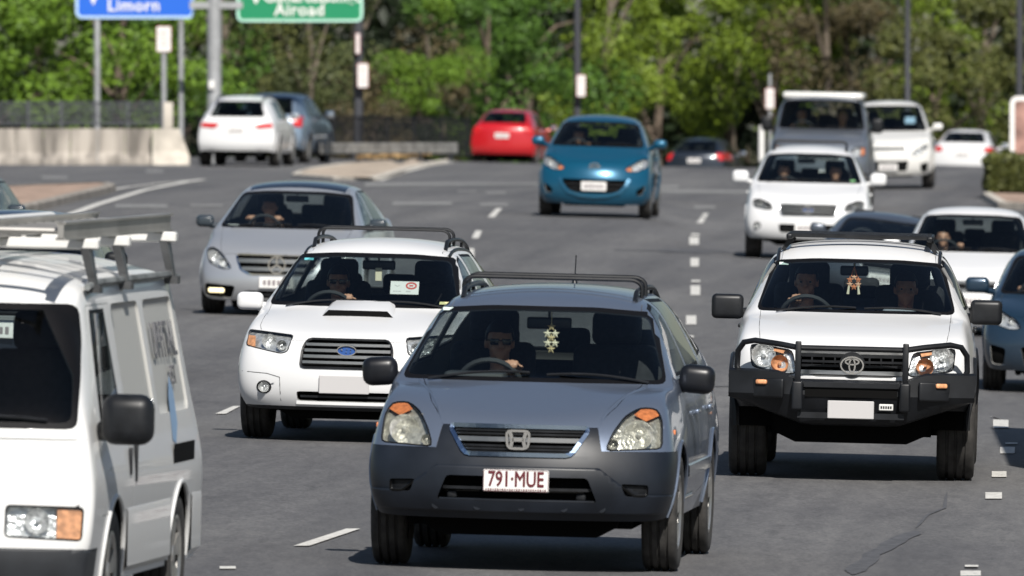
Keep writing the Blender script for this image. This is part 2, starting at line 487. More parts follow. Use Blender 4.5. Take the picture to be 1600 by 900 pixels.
def auto_body(L=4.5, W=.89, fo=.87, wb=2.62, sill=.27,
              fz=(.33, .47, .64, .82), fw=(.80, .86, .87, .80), fy=(.07, .0, .02, .09), bow=.20, sag=(0, 0, 0, 0),
              tw=.56, tz=(.83, .84, .845), y1=.45, zfen=.94, wfen=.83, zb1=(.92, .91, .905), tw1=.60,
              zsh=1.0, zax=(1.0, .995, .99), twa=.66,
              yc=1.16, zc=1.06, wsb=.76, cbow=.12, yh=1.98, zh=1.52, wst=.60, hbow=.07,
              crown=.045, zroof=1.60, wr=.60, yr=4.0, zr=1.56, wrr=.58, belt=.83, zbelt=1.06, zbelt_r=1.10,
              yt=4.36, zt=1.12, wt=.66, rz=(.34, .5, .75, 1.08), rw=(.80, .86, .87, .80), ry=None, rbow=.16, notch=None, level=3, wmid=None):
    w2 = W
    st = []
    st.append(dict(y=y1, w=[w2 * .93, w2 * .975, w2 * .985, wfen, tw1], z=[sill + .03, (sill + fz[2]) / 2, .70 * zfen + .02, zfen] + list(zb1), bow=bow * .45))
    st.append(dict(y=fo, w=[w2 * .94, w2 * .995, w2, wfen - .02, twa], z=[sill, .50, .74 * zsh, zsh] + list(zax), bow=cbow * 1.1))
    st.append(dict(y=yc - .10, w=[w2 * .94, w2 * .99, w2, belt - .01, wsb - .01], z=[sill, .50, .74 * zsh, zbelt - .03, zc - .02, zc + .005, zc + .012], bow=cbow))
    st.append(dict(y=yc, w=[w2 * .94, w2 * .99, w2, belt, wsb], z=[sill, .50, .74 * zsh, zbelt - .01, zc + .03, zc + .045, zc + .05], bow=cbow))
    st.append(dict(y=yc + (yh - yc) * .5, w=[w2 * .94, w2 * .99, w2, belt, (wsb + wst) / 2 + .012], z=[sill, .50, .74 * zsh, zbelt, (zc + zh) / 2 + .03, (zc + zh) / 2 + .05, (zc + zh) / 2 + .055], bow=(cbow + hbow) / 2))
    st.append(dict(y=yh, w=[w2 * .94, w2 * .99, w2, belt, wst + .035], z=[sill, .50, .74 * zsh, zbelt, zh, zh + crown * .8, zh + crown], bow=hbow))
    st.append(dict(y=yh + .22, w=[w2 * .94, w2 * .99, w2, belt, wr + .02], z=[sill, .50, .74 * zsh, zbelt, (zh + zroof) / 2 + .0, (zh + zroof) / 2 + crown * .9, (zh + zroof) / 2 + crown + .012], bow=hbow * .5))
    ym = wmid or (yh + yr) / 2
    st.append(dict(y=ym, w=[w2 * .94, w2 * .99, w2, belt, wr], z=[sill, .50, .74 * zsh, (zbelt + zbelt_r) / 2, zroof - crown - .01, zroof - .01, zroof]))
    st.append(dict(y=yr, w=[w2 * .94, w2 * .985, w2 * .99, belt - .01, wrr], z=[sill, .50, .74 * zsh, zbelt_r, zr - crown - .01, zr - .012, zr], bow=-.02))
    if notch:
        yn, zn, wn_ = notch
        st.append(dict(y=yn, w=[w2 * .93, w2 * .98, w2 * .985, belt - .02, wn_], z=[sill, .5, .74 * zsh, zbelt_r - .02, zn, zn + .015, zn + .02], bow=-.08))
    st.append(dict(y=yt, w=[w2 * .91, w2 * .96, w2 * .965, belt - .05, wt], z=[sill + .02, .5, .74 * zsh, min(zbelt_r, zt), zt, zt + .01, zt + .012], bow=-.07))
    rrow = ry or (L - .07, L, L - .01, L - .03)
    front = dict(z=fz, w=fw, y=fy, bow=bow, tw=tw, tz=tz, sag=sag)
    rear = dict(z=rz, w=rw, y=rrow, bow=rbow, tw=wt * .9, tz=(rz[3] + .01, rz[3] + .015, rz[3] + .02))
    n = len(st)
    creases = [('L', 3, .35, 0, n + 1), ('L', 4, .25, 3, n - 1), ('T', 4, .45, 4, 6), ('T', 6, .25, 4, 6)]
    return Shell(st, front, rear, level, creases)

# ------------------------------------------------------------------ car pieces
def wheel(root, x, y, r, w, side, rim_r=None, spokes=5, style=0, name='wheel', groove=True, n=40, rimmat=None):
    e = empty(name, (x, y, r), parent=root)
    rr = rim_r or r * .62; h = w / 2
    prof = [(rr - .012, -h * .80), (rr, -h * .86), (r * .80, -h), (r * .92, -h * .97), (r * .975, -h * .86), (r * .992, -h * .74)]
    if groove:
        for gx in (-.45, 0, .45):
            prof += [(r, h * (gx - .085)), (r - .012, h * (gx - .06)), (r - .012, h * (gx + .06)), (r, h * (gx + .085))]
    else: prof += [(r, -h * .4), (r, h * .4)]
    prof += [(r * .992, h * .74), (r * .975, h * .86), (r * .92, h * .97), (r * .80, h), (rr, h * .86), (rr - .012, h * .80)]
    m = MB(); m.lathe(prof, n); m.build('tyre', M_tyre, e)
    m = MB(); o = side * h
    m.lathe([(rr - .008, -h * .8), (rr - .008, h * .8)], n)                       # barrel
    m.lathe([(rr + .004, o * .90), (rr - .012, o * .92), (rr - .03, o * .78)], n)  # lip
    m.lathe([(0.0, o * .82), (r * .13, o * .80), (r * .16, o * .70), (r * .17, o * .4)], 20)
    for k in range(spokes):
        a = 2 * PI * k / spokes + .3; da = 0.55 * PI / spokes if style == 0 else .3 * PI / spokes
        vs = []
        for (rad, wd, off) in ((r * .12, da * 1.3, .74), (rr - .02, da, .84)):
            for sg in (-1, 1):
                vs.append((o * off, rad * math.cos(a + sg * wd), rad * math.sin(a + sg * wd)))
                vs.append((o * off - side * .05, rad * math.cos(a + sg * wd), rad * math.sin(a + sg * wd)))
        m.add(vs, [(0, 2, 6, 4), (0, 4, 5, 1), (2, 3, 7, 6), (1, 5, 7, 3)])
    m.lathe([(0, -h * .3), (rr - .01, -h * .3)], 24, m=1)
    m.build('rim', [rimmat or M_rim, M_void], e)
    return e

def surf_bar(m, pts, fn, half, depth, off, mi=0, closed=False):
    """bar of rectangular section following the skin through 2D points (x, z); fn gives y"""
    n = len(pts); out = []
    for i, p in enumerate(pts):
        a = Vector(pts[i - 1] if (i > 0 or closed) else pts[i]); b = Vector(pts[(i + 1) % n] if (i < n - 1 or closed) else pts[i])
        t = (b - a); t = t.normalized() if t.length > 1e-9 else Vector((1, 0)); nn = Vector((-t.y, t.x))
        for (sg, dd) in ((-1, off), (1, off), (1, off + depth), (-1, off + depth)):
            q = Vector(p) + nn * half * sg
            out.append((q.x, fn(p[0], p[1]) - off - depth + dd if False else fn(p[0], p[1]) - dd, q.y))
    fs = []
    for i in range(n if closed else n - 1):
        j = (i + 1) % n
        for k in range(4): fs.append((i * 4 + k, i * 4 + (k + 1) % 4, j * 4 + (k + 1) % 4, j * 4 + k))
    if not closed: fs += [(3, 2, 1, 0), tuple((n - 1) * 4 + k for k in range(4))]
    m.add(out, fs, mi)

def lin(x0, x1, z, n=9, dip=0.0):
    return [(x0 + (x1 - x0) * i / (n - 1), z - dip * (2 * i / (n - 1) - 1) ** 2) for i in range(n)]

def resample(poly, step=.05):
    out = []
    for i in range(len(poly)):
        a, b = Vector(poly[i]), Vector(poly[(i + 1) % len(poly)])
        k = max(1, int((b - a).length / step))
        for j in range(k): out.append(tuple(a.lerp(b, j / k)))
    return out

def along(pts, step=.05):
    out = []
    for a, b in zip(pts, pts[1:]):
        a, b = Vector(a), Vector(b); k = max(1, int((b - a).length / step))
        for j in range(k): out.append(tuple(a.lerp(b, j / k)))
    return out + [tuple(pts[-1])]

def text_mesh(txt, size, depth=.002, bold=0.0, spacing=1.0, sx=1.0, fat=0.0):
    cu = bpy.data.curves.new('t', 'FONT'); cu.body = txt; cu.size = size; cu.extrude = depth; cu.offset = bold
    cu.align_x = 'CENTER'; cu.align_y = 'CENTER'; cu.space_character = spacing; cu.resolution_u = 3
    me = evaluated(bpy.data.objects.new('t', cu))
    bpy.data.curves.remove(cu); me.materials.clear()
    for v in me.vertices: v.co.x *= sx
    if fat:                                   # heavier strokes: the same letters again, shifted by a hair and stacked in depth
        bm = bmesh.new()
        for k, (dx, dy) in enumerate(((-fat, 0), (fat, 0), (0, fat), (0, -fat))):
            a = len(bm.verts); bm.from_mesh(me); bm.verts.ensure_lookup_table()
            for v in bm.verts[a:]: v.co += Vector((dx, dy, .0004 * k))
        bm.to_mesh(me); bm.free()
    return me

def lettering(name, txt, size, m, parent, loc, rot=(PI / 2, 0, 0), **kw):
    o = link_mesh(name, text_mesh(txt, size, **kw), m, parent)
    o.location = loc; o.rotation_euler = rot
    return o

def number_plate(root, x, y, z, w=.372, h=.134, txt=None, m=None, tilt=0.0, yaw=0.0, rear=False, smear=False):
    b = MB(); b.rbox((0, 0, 0), (w, .012, h), .005, n=1)
    o = b.build('number_plate', m or M_plate, root)
    o.location = (x, y, z); o.rotation_euler = (tilt, 0, yaw + (PI if rear else 0))
    if txt:
        lettering('plate_number', txt, h * .98, M_maroon, o, (0, -.0075, h * .045), depth=.001, spacing=1.0, sx=.70, fat=.0022)
        f = MB()
        for k in range(26):
            f.box((-w * .45 + w * .9 * k / 25, -.007, -h * .405), (.008, .002, .009 if k % 3 else .006))
        f.build('plate_slogan', M_maroon, o)
        f = MB(); q = rpoly(-w / 2 + .003, w / 2 - .003, -h / 2 + .003, h / 2 - .003, .008)
        surf_bar(f, q, lambda a, c: -.006, .0012, .001, 0, closed=True)
        f.build('plate_border', M_maroon, o)
    elif smear:
        f = MB(); rg = random.Random(int(x * 100 + z * 1000) + 7)
        for k in range(6):
            f.box((-w * .34 + w * .68 * k / 5, -.007, 0), (w * .085, .002, h * (.42 + .1 * rg.random())))
        f.build('plate_number', mat('plate_smudge', (.22, .19, .20), .6), o)
    return o

def door_mirror(root, side, c, d, m, arm, rot=0.0, r=.045, cap=None):
    """housing on a short arm reaching to the door"""
    b = MB(); b.rbox(c, d, r, n=4, rot=Matrix.Rotation(rot, 3, 'Y'))
    b.tube([(c[0] - side * d[0] * .3, c[1], c[2] - d[2] * .30), arm], [.035, .03], 8)
    o = b.build('door_mirror', m, root)
    g = MB(); g.rbox((c[0], c[1] + d[1] * .5, c[2]), (d[0] * .85, .01, d[2] * .8), .02, n=2, rot=Matrix.Rotation(rot, 3, 'Y'))
    g.build('mirror_glass', M_chrome, o)
    return o

def seat(root, x, y, z, w=.50, m=None, head=True, hz=.0, back=.66, hr=(.29, .10, .20)):
    m = m or M_seat
    b = MB(); b.rbox((x, y, z), (w, .5, .14), .05); 
    b.rbox((x, y + .33, z + back * .55), (w, .14, back), .06, rot=Matrix.Rotation(R(-14), 3, 'X'))
    o = b.build('seat', m, root)
    if head:
        h = MB(); h.rbox((x, y + .42, z + back + .12 + hz), hr, .045, rot=Matrix.Rotation(R(-8), 3, 'X'))
        for sx_ in (-.06, .06): h.tube([(x + sx_, y + .42, z + back - .05), (x + sx_, y + .42, z + back + .06 + hz)], .008, 6, 1)
        h.build('headrest', [m, M_satin], o)
    return o

def steering(root, c, r=.185, tilt=R(25)):
    rot = Matrix.Rotation(tilt, 3, 'X'); c = Vector(c); m = MB()
    m.tube([c + rot @ Vector((r * math.cos(a), 0, r * math.sin(a))) for a in [2 * PI * i / 28 for i in range(28)]], .016, 8, closed=True)
    m.rbox(c + rot @ Vector((0, .0, -.01)), (.15, .05, .13), .03, rot=rot)
    for a in (R(5), R(175), R(270)):
        m.tube([c, c + rot @ Vector((r * math.cos(a), 0, r * math.sin(a)))], .014, 6)
    m.tube([c, c + rot @ Vector((0, -.35, -.02))], .03, 8)
    return m.build('steering_wheel', M_dash, root)

def interior(root, yc, zc, half, yend, zseat=.62, drivex=-.36, rear_seats=True, wheel_c=None, wheel_r=.185, seatm=None, hz=0.0, yseat=None, floor_y=None):
    b = MB()
    b.prism([(yc - .02, zc - .16), (yc + .02, zc - .035), (yc + .30, zc - .015), (yc + .42, zc - .06), (yc + .46, zc - .40), (yc + .2, zc - .45)], 'x', -half + .06, half - .06)
    b.rbox((drivex, yc + .36, zc - .01), (.36, .2, .07), .03)
    b.build('dashboard', M_dash, root)
    f = MB(); f.box((0, (yc + yend) / 2, .36), (half * 2 - .12, yend - yc, .06)); f.box((0, yc + .02, .55), (half * 2 - .12, .04, .5))
    f.build('cabin_floor', M_trim, root)
    ys = yseat or yc + .92
    for sx_ in (drivex, -drivex): seat(root, sx_, ys, zseat, m=seatm, hz=hz)
    if rear_seats:
        bb = MB(); bb.rbox((0, ys + .95, zseat), (half * 2 - .3, .5, .14), .05); bb.rbox((0, ys + 1.3, zseat + .28), (half * 2 - .3, .14, .58), .06, rot=Matrix.Rotation(R(-14), 3, 'X'))
        o = bb.build('rear_bench', seatm or M_seat, root)
        for sx_ in (-.42, .0, .42):
            h = MB(); h.rbox((sx_, ys + 1.4, zseat + .68 + hz), (.26, .09, .15), .04); h.build('headrest', seatm or M_seat, o)
    steering(root, wheel_c or (drivex, yc + .52, zc + .02), wheel_r)

def chassis(root, L, half, y0=.25, z0=.20, z1=.42, track=.56):
    b = MB()
    b.box((0, L / 2, (z0 + z1) / 2 + .05), (track * 2, L - 2 * y0 - .3, z1 - z0))
    b.prism([(-half + .28, z1 + .05), (half - .28, z1 + .05), (half - .34, z0 + .06), (track * .7, z0), (-track * .7, z0), (-half + .34, z0 + .06)], 'y', y0 + .05, y0 + .5)
    b.box((0, L - y0 - .04, (z0 + z1) / 2 + .05), (half * 2 - .2, .06, z1 - z0))
    b.box((0, L / 2, z1 + .02), (half * 2 - .16, L * .42, .06))
    b.tube([(-.55, .9, z0 + .1), (.55, .9, z0 + .1)], .035, 8)
    b.tube([(-.6, L - .9, z0 + .1), (.6, L - .9, z0 + .1)], .05, 8)
    return b.build('chassis', M_void, root)

def headlamp(sh, root, poly, mirror=True, depth=.055, lens=None, bowls=(), amber=None, name='headlight', cond=None, housing=None, backs=None):
    """lamp unit: recessed reflector housing, bowls, coloured segment and a clear cover flush with the skin"""
    cond = cond or (lambda c, n: c.y < 1.0 and n.y < .1)
    for sg in ((1, -1) if mirror else (1,)):
        pl = [(p[0] * sg, p[1]) for p in poly]
        rid = sh.cut(name, pl, 'y', cond)
        lv, lf = sh.sheet(rid, .002)
        if not lf: continue
        sh.push(rid, (0, depth, 0), shrink=.03)
        m = MB(); vs, fs = sh.sheet(rid); m.add(vs, fs, 0, True); sh.delete(rid)
        for (bx, bz, br, *rest) in bowls:
            yb = sh.fy(bx * sg, bz) + depth * .8; mi = rest[0] if rest else 0
            m.lathe([(br, -.035), (br * .96, -.03), (br * .8, -.008), (br * .5, .006), (br * .22, .01), (br * .2, -.02), (0, -.024)], 20, 'y', (bx * sg, yb, bz), mi)
        if amber:
            q = [(p[0] * sg, p[1]) for p in amber]
            cx = sum(p[0] for p in q) / len(q); cz = sum(p[1] for p in q) / len(q)
            rs = resample(q, .03)
            vv = [(cx, sh.fy(cx, cz) + .014, cz)] + [(p[0], sh.fy(p[0], p[1]) + .012, p[1]) for p in rs]
            m.add(vv, [(0, i + 1, (i + 1) % len(rs) + 1) for i in range(len(rs))], 1, True)
        o = m.build(name, [housing or M_refl, backs or M_amber], root, angle=50)
        ml = MB(); ml.add(lv, lf, 0, True); ml.build('lamp_cover', lens or M_lens, o)
        rim = MB(); surf_bar(rim, resample(pl, .04), sh.fy, .004, .004, -.001, closed=True); rim.build('lamp_seal', M_rub, o)

def shut_line(root, fn, pts, name='panel_gap', half=.003, m=None):
    b = MB(); surf_bar(b, pts, fn, half, .0015, .0, 0); return b.build(name, m or M_void, root)

def glaze(sh, root, ws, frame=.03, name='windscreen', cond=None, axis='y', glass=None, rub=None):
    """pane with a dark seal round it, both cut from the skin"""
    cx = sum(p[0] for p in ws) / len(ws); cz = sum(p[1] for p in ws) / len(ws)
    rid0 = sh.cut(name + '_seal', ws, axis, cond)
    inner = []
    for p in ws:
        dx, dz = p[0] - cx, p[1] - cz
        inner.append((p[0] - math.copysign(min(frame, abs(dx) * .5), dx) if abs(dx) > .02 else p[0], p[1] - math.copysign(min(frame, abs(dz) * .5), dz) if abs(dz) > .02 else p[1]))
    rid = sh.cut(name, inner, axis, cond, into={rid0})
    o = sh.part(rid, name, glass or M_glass, root, thick=0)
    if o: sh.part(rid0, name + '_seal', [rub or M_rub, M_trim], o, thick=.01)
    sh.delete(rid); sh.delete(rid0)
    return o

def hole(sh, poly, depth, cond=None, into=None, name='opening', shrink=0.0):
    rid = sh.cut(name, poly, 'y', cond or (lambda c, n: c.y < 1.2 and n.y < -.02), into)
    sh.push(rid, (0, depth, 0), shrink=shrink)
    return rid

def grille(sh, root, poly, slats=(), depth=.05, frame=None, base=None, rd=.03, name='grille', into=None, ys=.02):
    """recessed opening with slats and a surround"""
    poly = soften(poly, rd)
    rid = hole(sh, poly, depth, into=into)
    g = sh.part(rid, name, base or M_void, root, thick=0); sh.delete(rid)
    if g is None: g = empty(name, parent=root)
    for (z, a, mm, hh, *dip) in slats:
        m = MB(); surf_bar(m, lin(-a, a, z, 13, dip[0] if dip else 0), lambda x, q: sh.fy(x, q) + ys, hh, .016, 0); m.build('grille_slat', mm, g)
    if frame:
        m = MB(); surf_bar(m, resample(poly, .04), sh.fy, frame[1], .014, -.004, closed=True); m.build('grille_frame', frame[0], g)
    return g

def emblem(sh, root, kind, x, z, w, h, m=None, off=.02, y=None, sgn=1, m2=None):
    """badge on the nose, built as raised metal"""
    y0 = (sh.fy(x, z) if y is None else y) - off * sgn; m = m or M_chrome
    def ell(rx, rz, cx=0, cz=0, n=28): return [(x + cx + rx * math.cos(2 * PI * i / n), z + cz + rz * math.sin(2 * PI * i / n)) for i in range(n)]
    f = lambda a, c: y0
    b = MB(); t = h * .045
    def bar(p, hw=t, closed=False): surf_bar(b, p, f, hw, .010 * sgn, 0, 0, closed)
    if kind == 'ovals':
        bar(ell(w / 2, h / 2), closed=True); bar(ell(w * .30, h * .17, 0, h * .21), closed=True); bar(ell(w * .13, h * .40, 0, -.02 * h), closed=True)
    elif kind == 'star':
        bar(ell(w / 2, h / 2), closed=True)
        for a in (90, 210, 330): bar([(x, z), (x + w * .46 * math.cos(R(a)), z + h * .46 * math.sin(R(a)))], t * 1.2)
    elif kind == 'wings':
        bar(ell(w / 2, h / 2), closed=True); bar([(x - w * .4, z + h * .12), (x - w * .12, z + h * .1), (x, z - h * .16), (x + w * .12, z + h * .1), (x + w * .4, z + h * .12)], t * 1.2)
    elif kind == 'stars':
        bar(ell(w / 2, h / 2), closed=True)
        for (cx, cz, r) in ((-.26, .08, .13), (.02, .16, .07), (.22, .12, .07), (-.02, -.16, .07), (.2, -.14, .07)):
            b.lathe([(r * h, 0), (r * h * .6, -.008 * sgn), (0, -.009 * sgn)], 8, 'y', (x + cx * w, y0, z + cz * h))
    elif kind == 'rings':
        for k in (-1.5, -.5, .5, 1.5): bar(ell(h / 2, h / 2, k * h * .72), closed=True)
    if m2:
        e = ell(w / 2, h / 2); b.add([(x, y0 + .004 * sgn, z)] + [(p[0], y0 + .004 * sgn, p[1]) for p in e], [(0, i + 1, (i + 1) % len(e) + 1) for i in range(len(e))], 1)
    return b.build('emblem', [m, m2 or m], root)

def sheet_part(sh, root, name, poly, m, cond=None, into=None, axis='y', thick=.008, gap=.002, out=0.0):
    """flush panel cut from the skin"""
    rid = sh.cut(name, poly, axis, cond or (lambda c, n: c.y < 1.0), into)
    if out: sh.push(rid, (0, out, 0))
    o = sh.part(rid, name, m, root, thick=thick, gap=gap); sh.delete(rid)
    return o
def finish(sh, root, pm, fo, wb, r, W, tw=.205, arch=None, doors=(), wins=(), inset=.015, rims=5, rstyle=0, rim_r=None, flare=None, glass=None,
           inner=None, archz=None, track=None, handles=True, wheel_n=40, chass=True, L=4.4, z0=.2, z1=.42, steer=0.0, rimmat=None, handle_m=None, lip=True):
    """arches, doors with windows, wheels, and whatever skin is left as the body"""
    arch = arch or r + .055; tr = (track or W - inset) - tw / 2
    for ya in (fo, fo + wb):
        for sd in (1, -1):
            cd = (lambda c, n, sd=sd: c.x * sd > .25 and abs(n.x) > .12)
            rid = sh.cut('arch', circ(ya, archz or r + .01, arch, 22), 'x', cd); sh.delete(rid)
            m = MB(); pts = []; top = []
            for k in range(17):
                a = R(-4 + 188 * k / 16); yy = ya + arch * math.cos(a); zz = (archz or r + .01) + arch * math.sin(a)
                pts.append(Vector((sh.sx(sd, yy, zz) if zz > .3 else sh.sx(sd, yy, .32), yy, zz)))
            vs = []; fs = []
            for p in pts:                                # wheel housing
                vs += [p, (p.x - sd * .30, p.y, p.z)]
            for k in range(16): fs.append((2 * k, 2 * k + 1, 2 * k + 3, 2 * k + 2))
            m.add(vs, fs, 0, True)
            m.build('wheel_housing', M_void, root)
            if flare or lip:
                m = MB(); m.tube([p + Vector((sd * (.002 if not flare else .004), 0, 0)) for p in pts], .012 if not flare else .024, 6)
                m.build('arch_lip', flare or pm, root)
            w = wheel(root, tr * sd, ya, r, tw, sd, rim_r, rims, rstyle, n=wheel_n, rimmat=rimmat)
            if ya == fo and steer: w.rotation_euler = (0, 0, steer)
    inm = inner or M_liner
    for sd in (1, -1):
        cd = (lambda c, n, sd=sd: c.x * sd > .3 and n.x * sd > .35)
        cdd = (lambda c, n, sd=sd: c.x * sd > .38 and n.x * sd > .30)
        zlim = max([p[1] for wp in wins for p in wp] or [9]) + .025
        made = []
        for dpoly in doors:
            dpoly = [(p[0], min(p[1], zlim)) for p in dpoly]
            rid = sh.cut('door', dpoly, 'x', cdd, into={0}); made.append([rid, dpoly, []])
        for wp in wins:
            cx = sum(p[0] for p in wp) / len(wp)
            own = None
            for q in made:
                if min(p[0] for p in q[1]) <= cx <= max(p[0] for p in q[1]): own = q
            o = glaze(sh, root, wp, .018, 'side_window', cd, 'x', glass)
            if o and own: own[2].append(o)
        for rid, dpoly, ws in made:
            d = sh.part(rid, 'door', [pm, inm], root, gap=.003)
            if not d: continue
            sh.delete(rid)
            for o in ws: o.parent = d
            if handles:
                ye = max(p[0] for p in dpoly) - .16; zz = .88 if handles is True else handles
                x = sh.sx(sd, ye, zz)
                h = MB(); h.rbox((x + sd * .018, ye, zz), (.022, .19, .028), .01, n=2); h.box((x, ye - .07, zz), (.03, .02, .02)); h.box((x, ye + .07, zz), (.03, .02, .02))
                h.build('door_handle', handle_m or pm, d)
    if chass: chassis(root, L, W, z0=z0, z1=z1, track=tr - tw / 2 - .04)
    b = sh.part(0, 'body', [pm, inm], root, gap=.0015)
    sh.bm.free()
    return b

def place(root, px, d, yaw=0.0, rear_len=None):
    """stand a car on the road: its nose (or tail) at image column px, d metres off, sitting on the slope"""
    x = (px - 800) * d / FPX
    rz = -R(yaw) if rear_len is None else PI - R(yaw)
    rot = Matrix.Rotation(rz, 3, 'Z')
    o = Vector((x, d, 0)) if rear_len is None else Vector((x, d, 0)) - rot @ Vector((0, rear_len, 0))
    def g(lx, ly):
        q = o + rot @ Vector((lx, ly, 0)); return Vector((q.x, q.y, ground_z(q.x, q.y)))
    pf, pb = (g(-.7, .9) + g(.7, .9)) / 2, (g(-.7, 3.5) + g(.7, 3.5)) / 2
    pr, pl = (g(.7, .9) + g(.7, 3.5)) / 2, (g(-.7, .9) + g(-.7, 3.5)) / 2
    vy = (pb - pf).normalized(); vx = (pr - pl).normalized(); vz = vx.cross(vy).normalized(); vx = vy.cross(vz)
    m = Matrix((vx, vy, vz)).transposed()
    root.rotation_euler = m.to_euler()
    root.location = pf - m @ Vector((0, .9, 0))

def in_car(o, root, loc, rz=0.0):
    """put a thing of its own into or onto a car, at car coordinates"""
    mw = Matrix.LocRotScale(root.location, root.rotation_euler, (1, 1, 1))
    o.location = mw @ Vector(loc)
    o.rotation_euler = (root.rotation_euler.to_matrix() @ Matrix.Rotation(rz, 3, 'Z')).to_euler()
    return o

# ------------------------------------------------------------------ people
def capsule(bm, a, b, r0, r1, n=12):
    a, b = Vector(a), Vector(b); d = (b - a); L = max(d.length, 1e-4)
    q = d.to_track_quat('Z', 'Y').to_matrix().to_4x4(); q.translation = a
    prof = [(-r0, 0.0)] + [(-r0 * math.cos(t), r0 * math.sin(t)) for t in (PI / 6, PI / 3)] + [(0, r0), (L, r1)] + [(L + r1 * math.sin(t), r1 * math.cos(t)) for t in (PI / 6, PI / 3)] + [(L + r1, 0.0)]
    rings = []
    for (z, r) in prof:
        if r < 1e-6: rings.append([bm.verts.new(q @ Vector((0, 0, z)))])
        else: rings.append([bm.verts.new(q @ Vector((r * math.cos(2 * PI * i / n), r * math.sin(2 * PI * i / n), z))) for i in range(n)])
    for u, v in zip(rings, rings[1:]):
        for i in range(n):
            j = (i + 1) % n
            f = [u[i % len(u)], u[j % len(u)], v[j % len(v)], v[i % len(v)]]
            g = []
            for w in f:
                if w not in g: g.append(w)
            if len(g) > 2: bm.faces.new(g)

def blob(bm, c, r, n=14):
    m = Matrix.Translation(Vector(c)) @ Matrix.Diagonal((r[0], r[1], r[2], 1))
    bmesh.ops.create_uvsphere(bm, u_segments=n, v_segments=n - 4, radius=1, matrix=m)

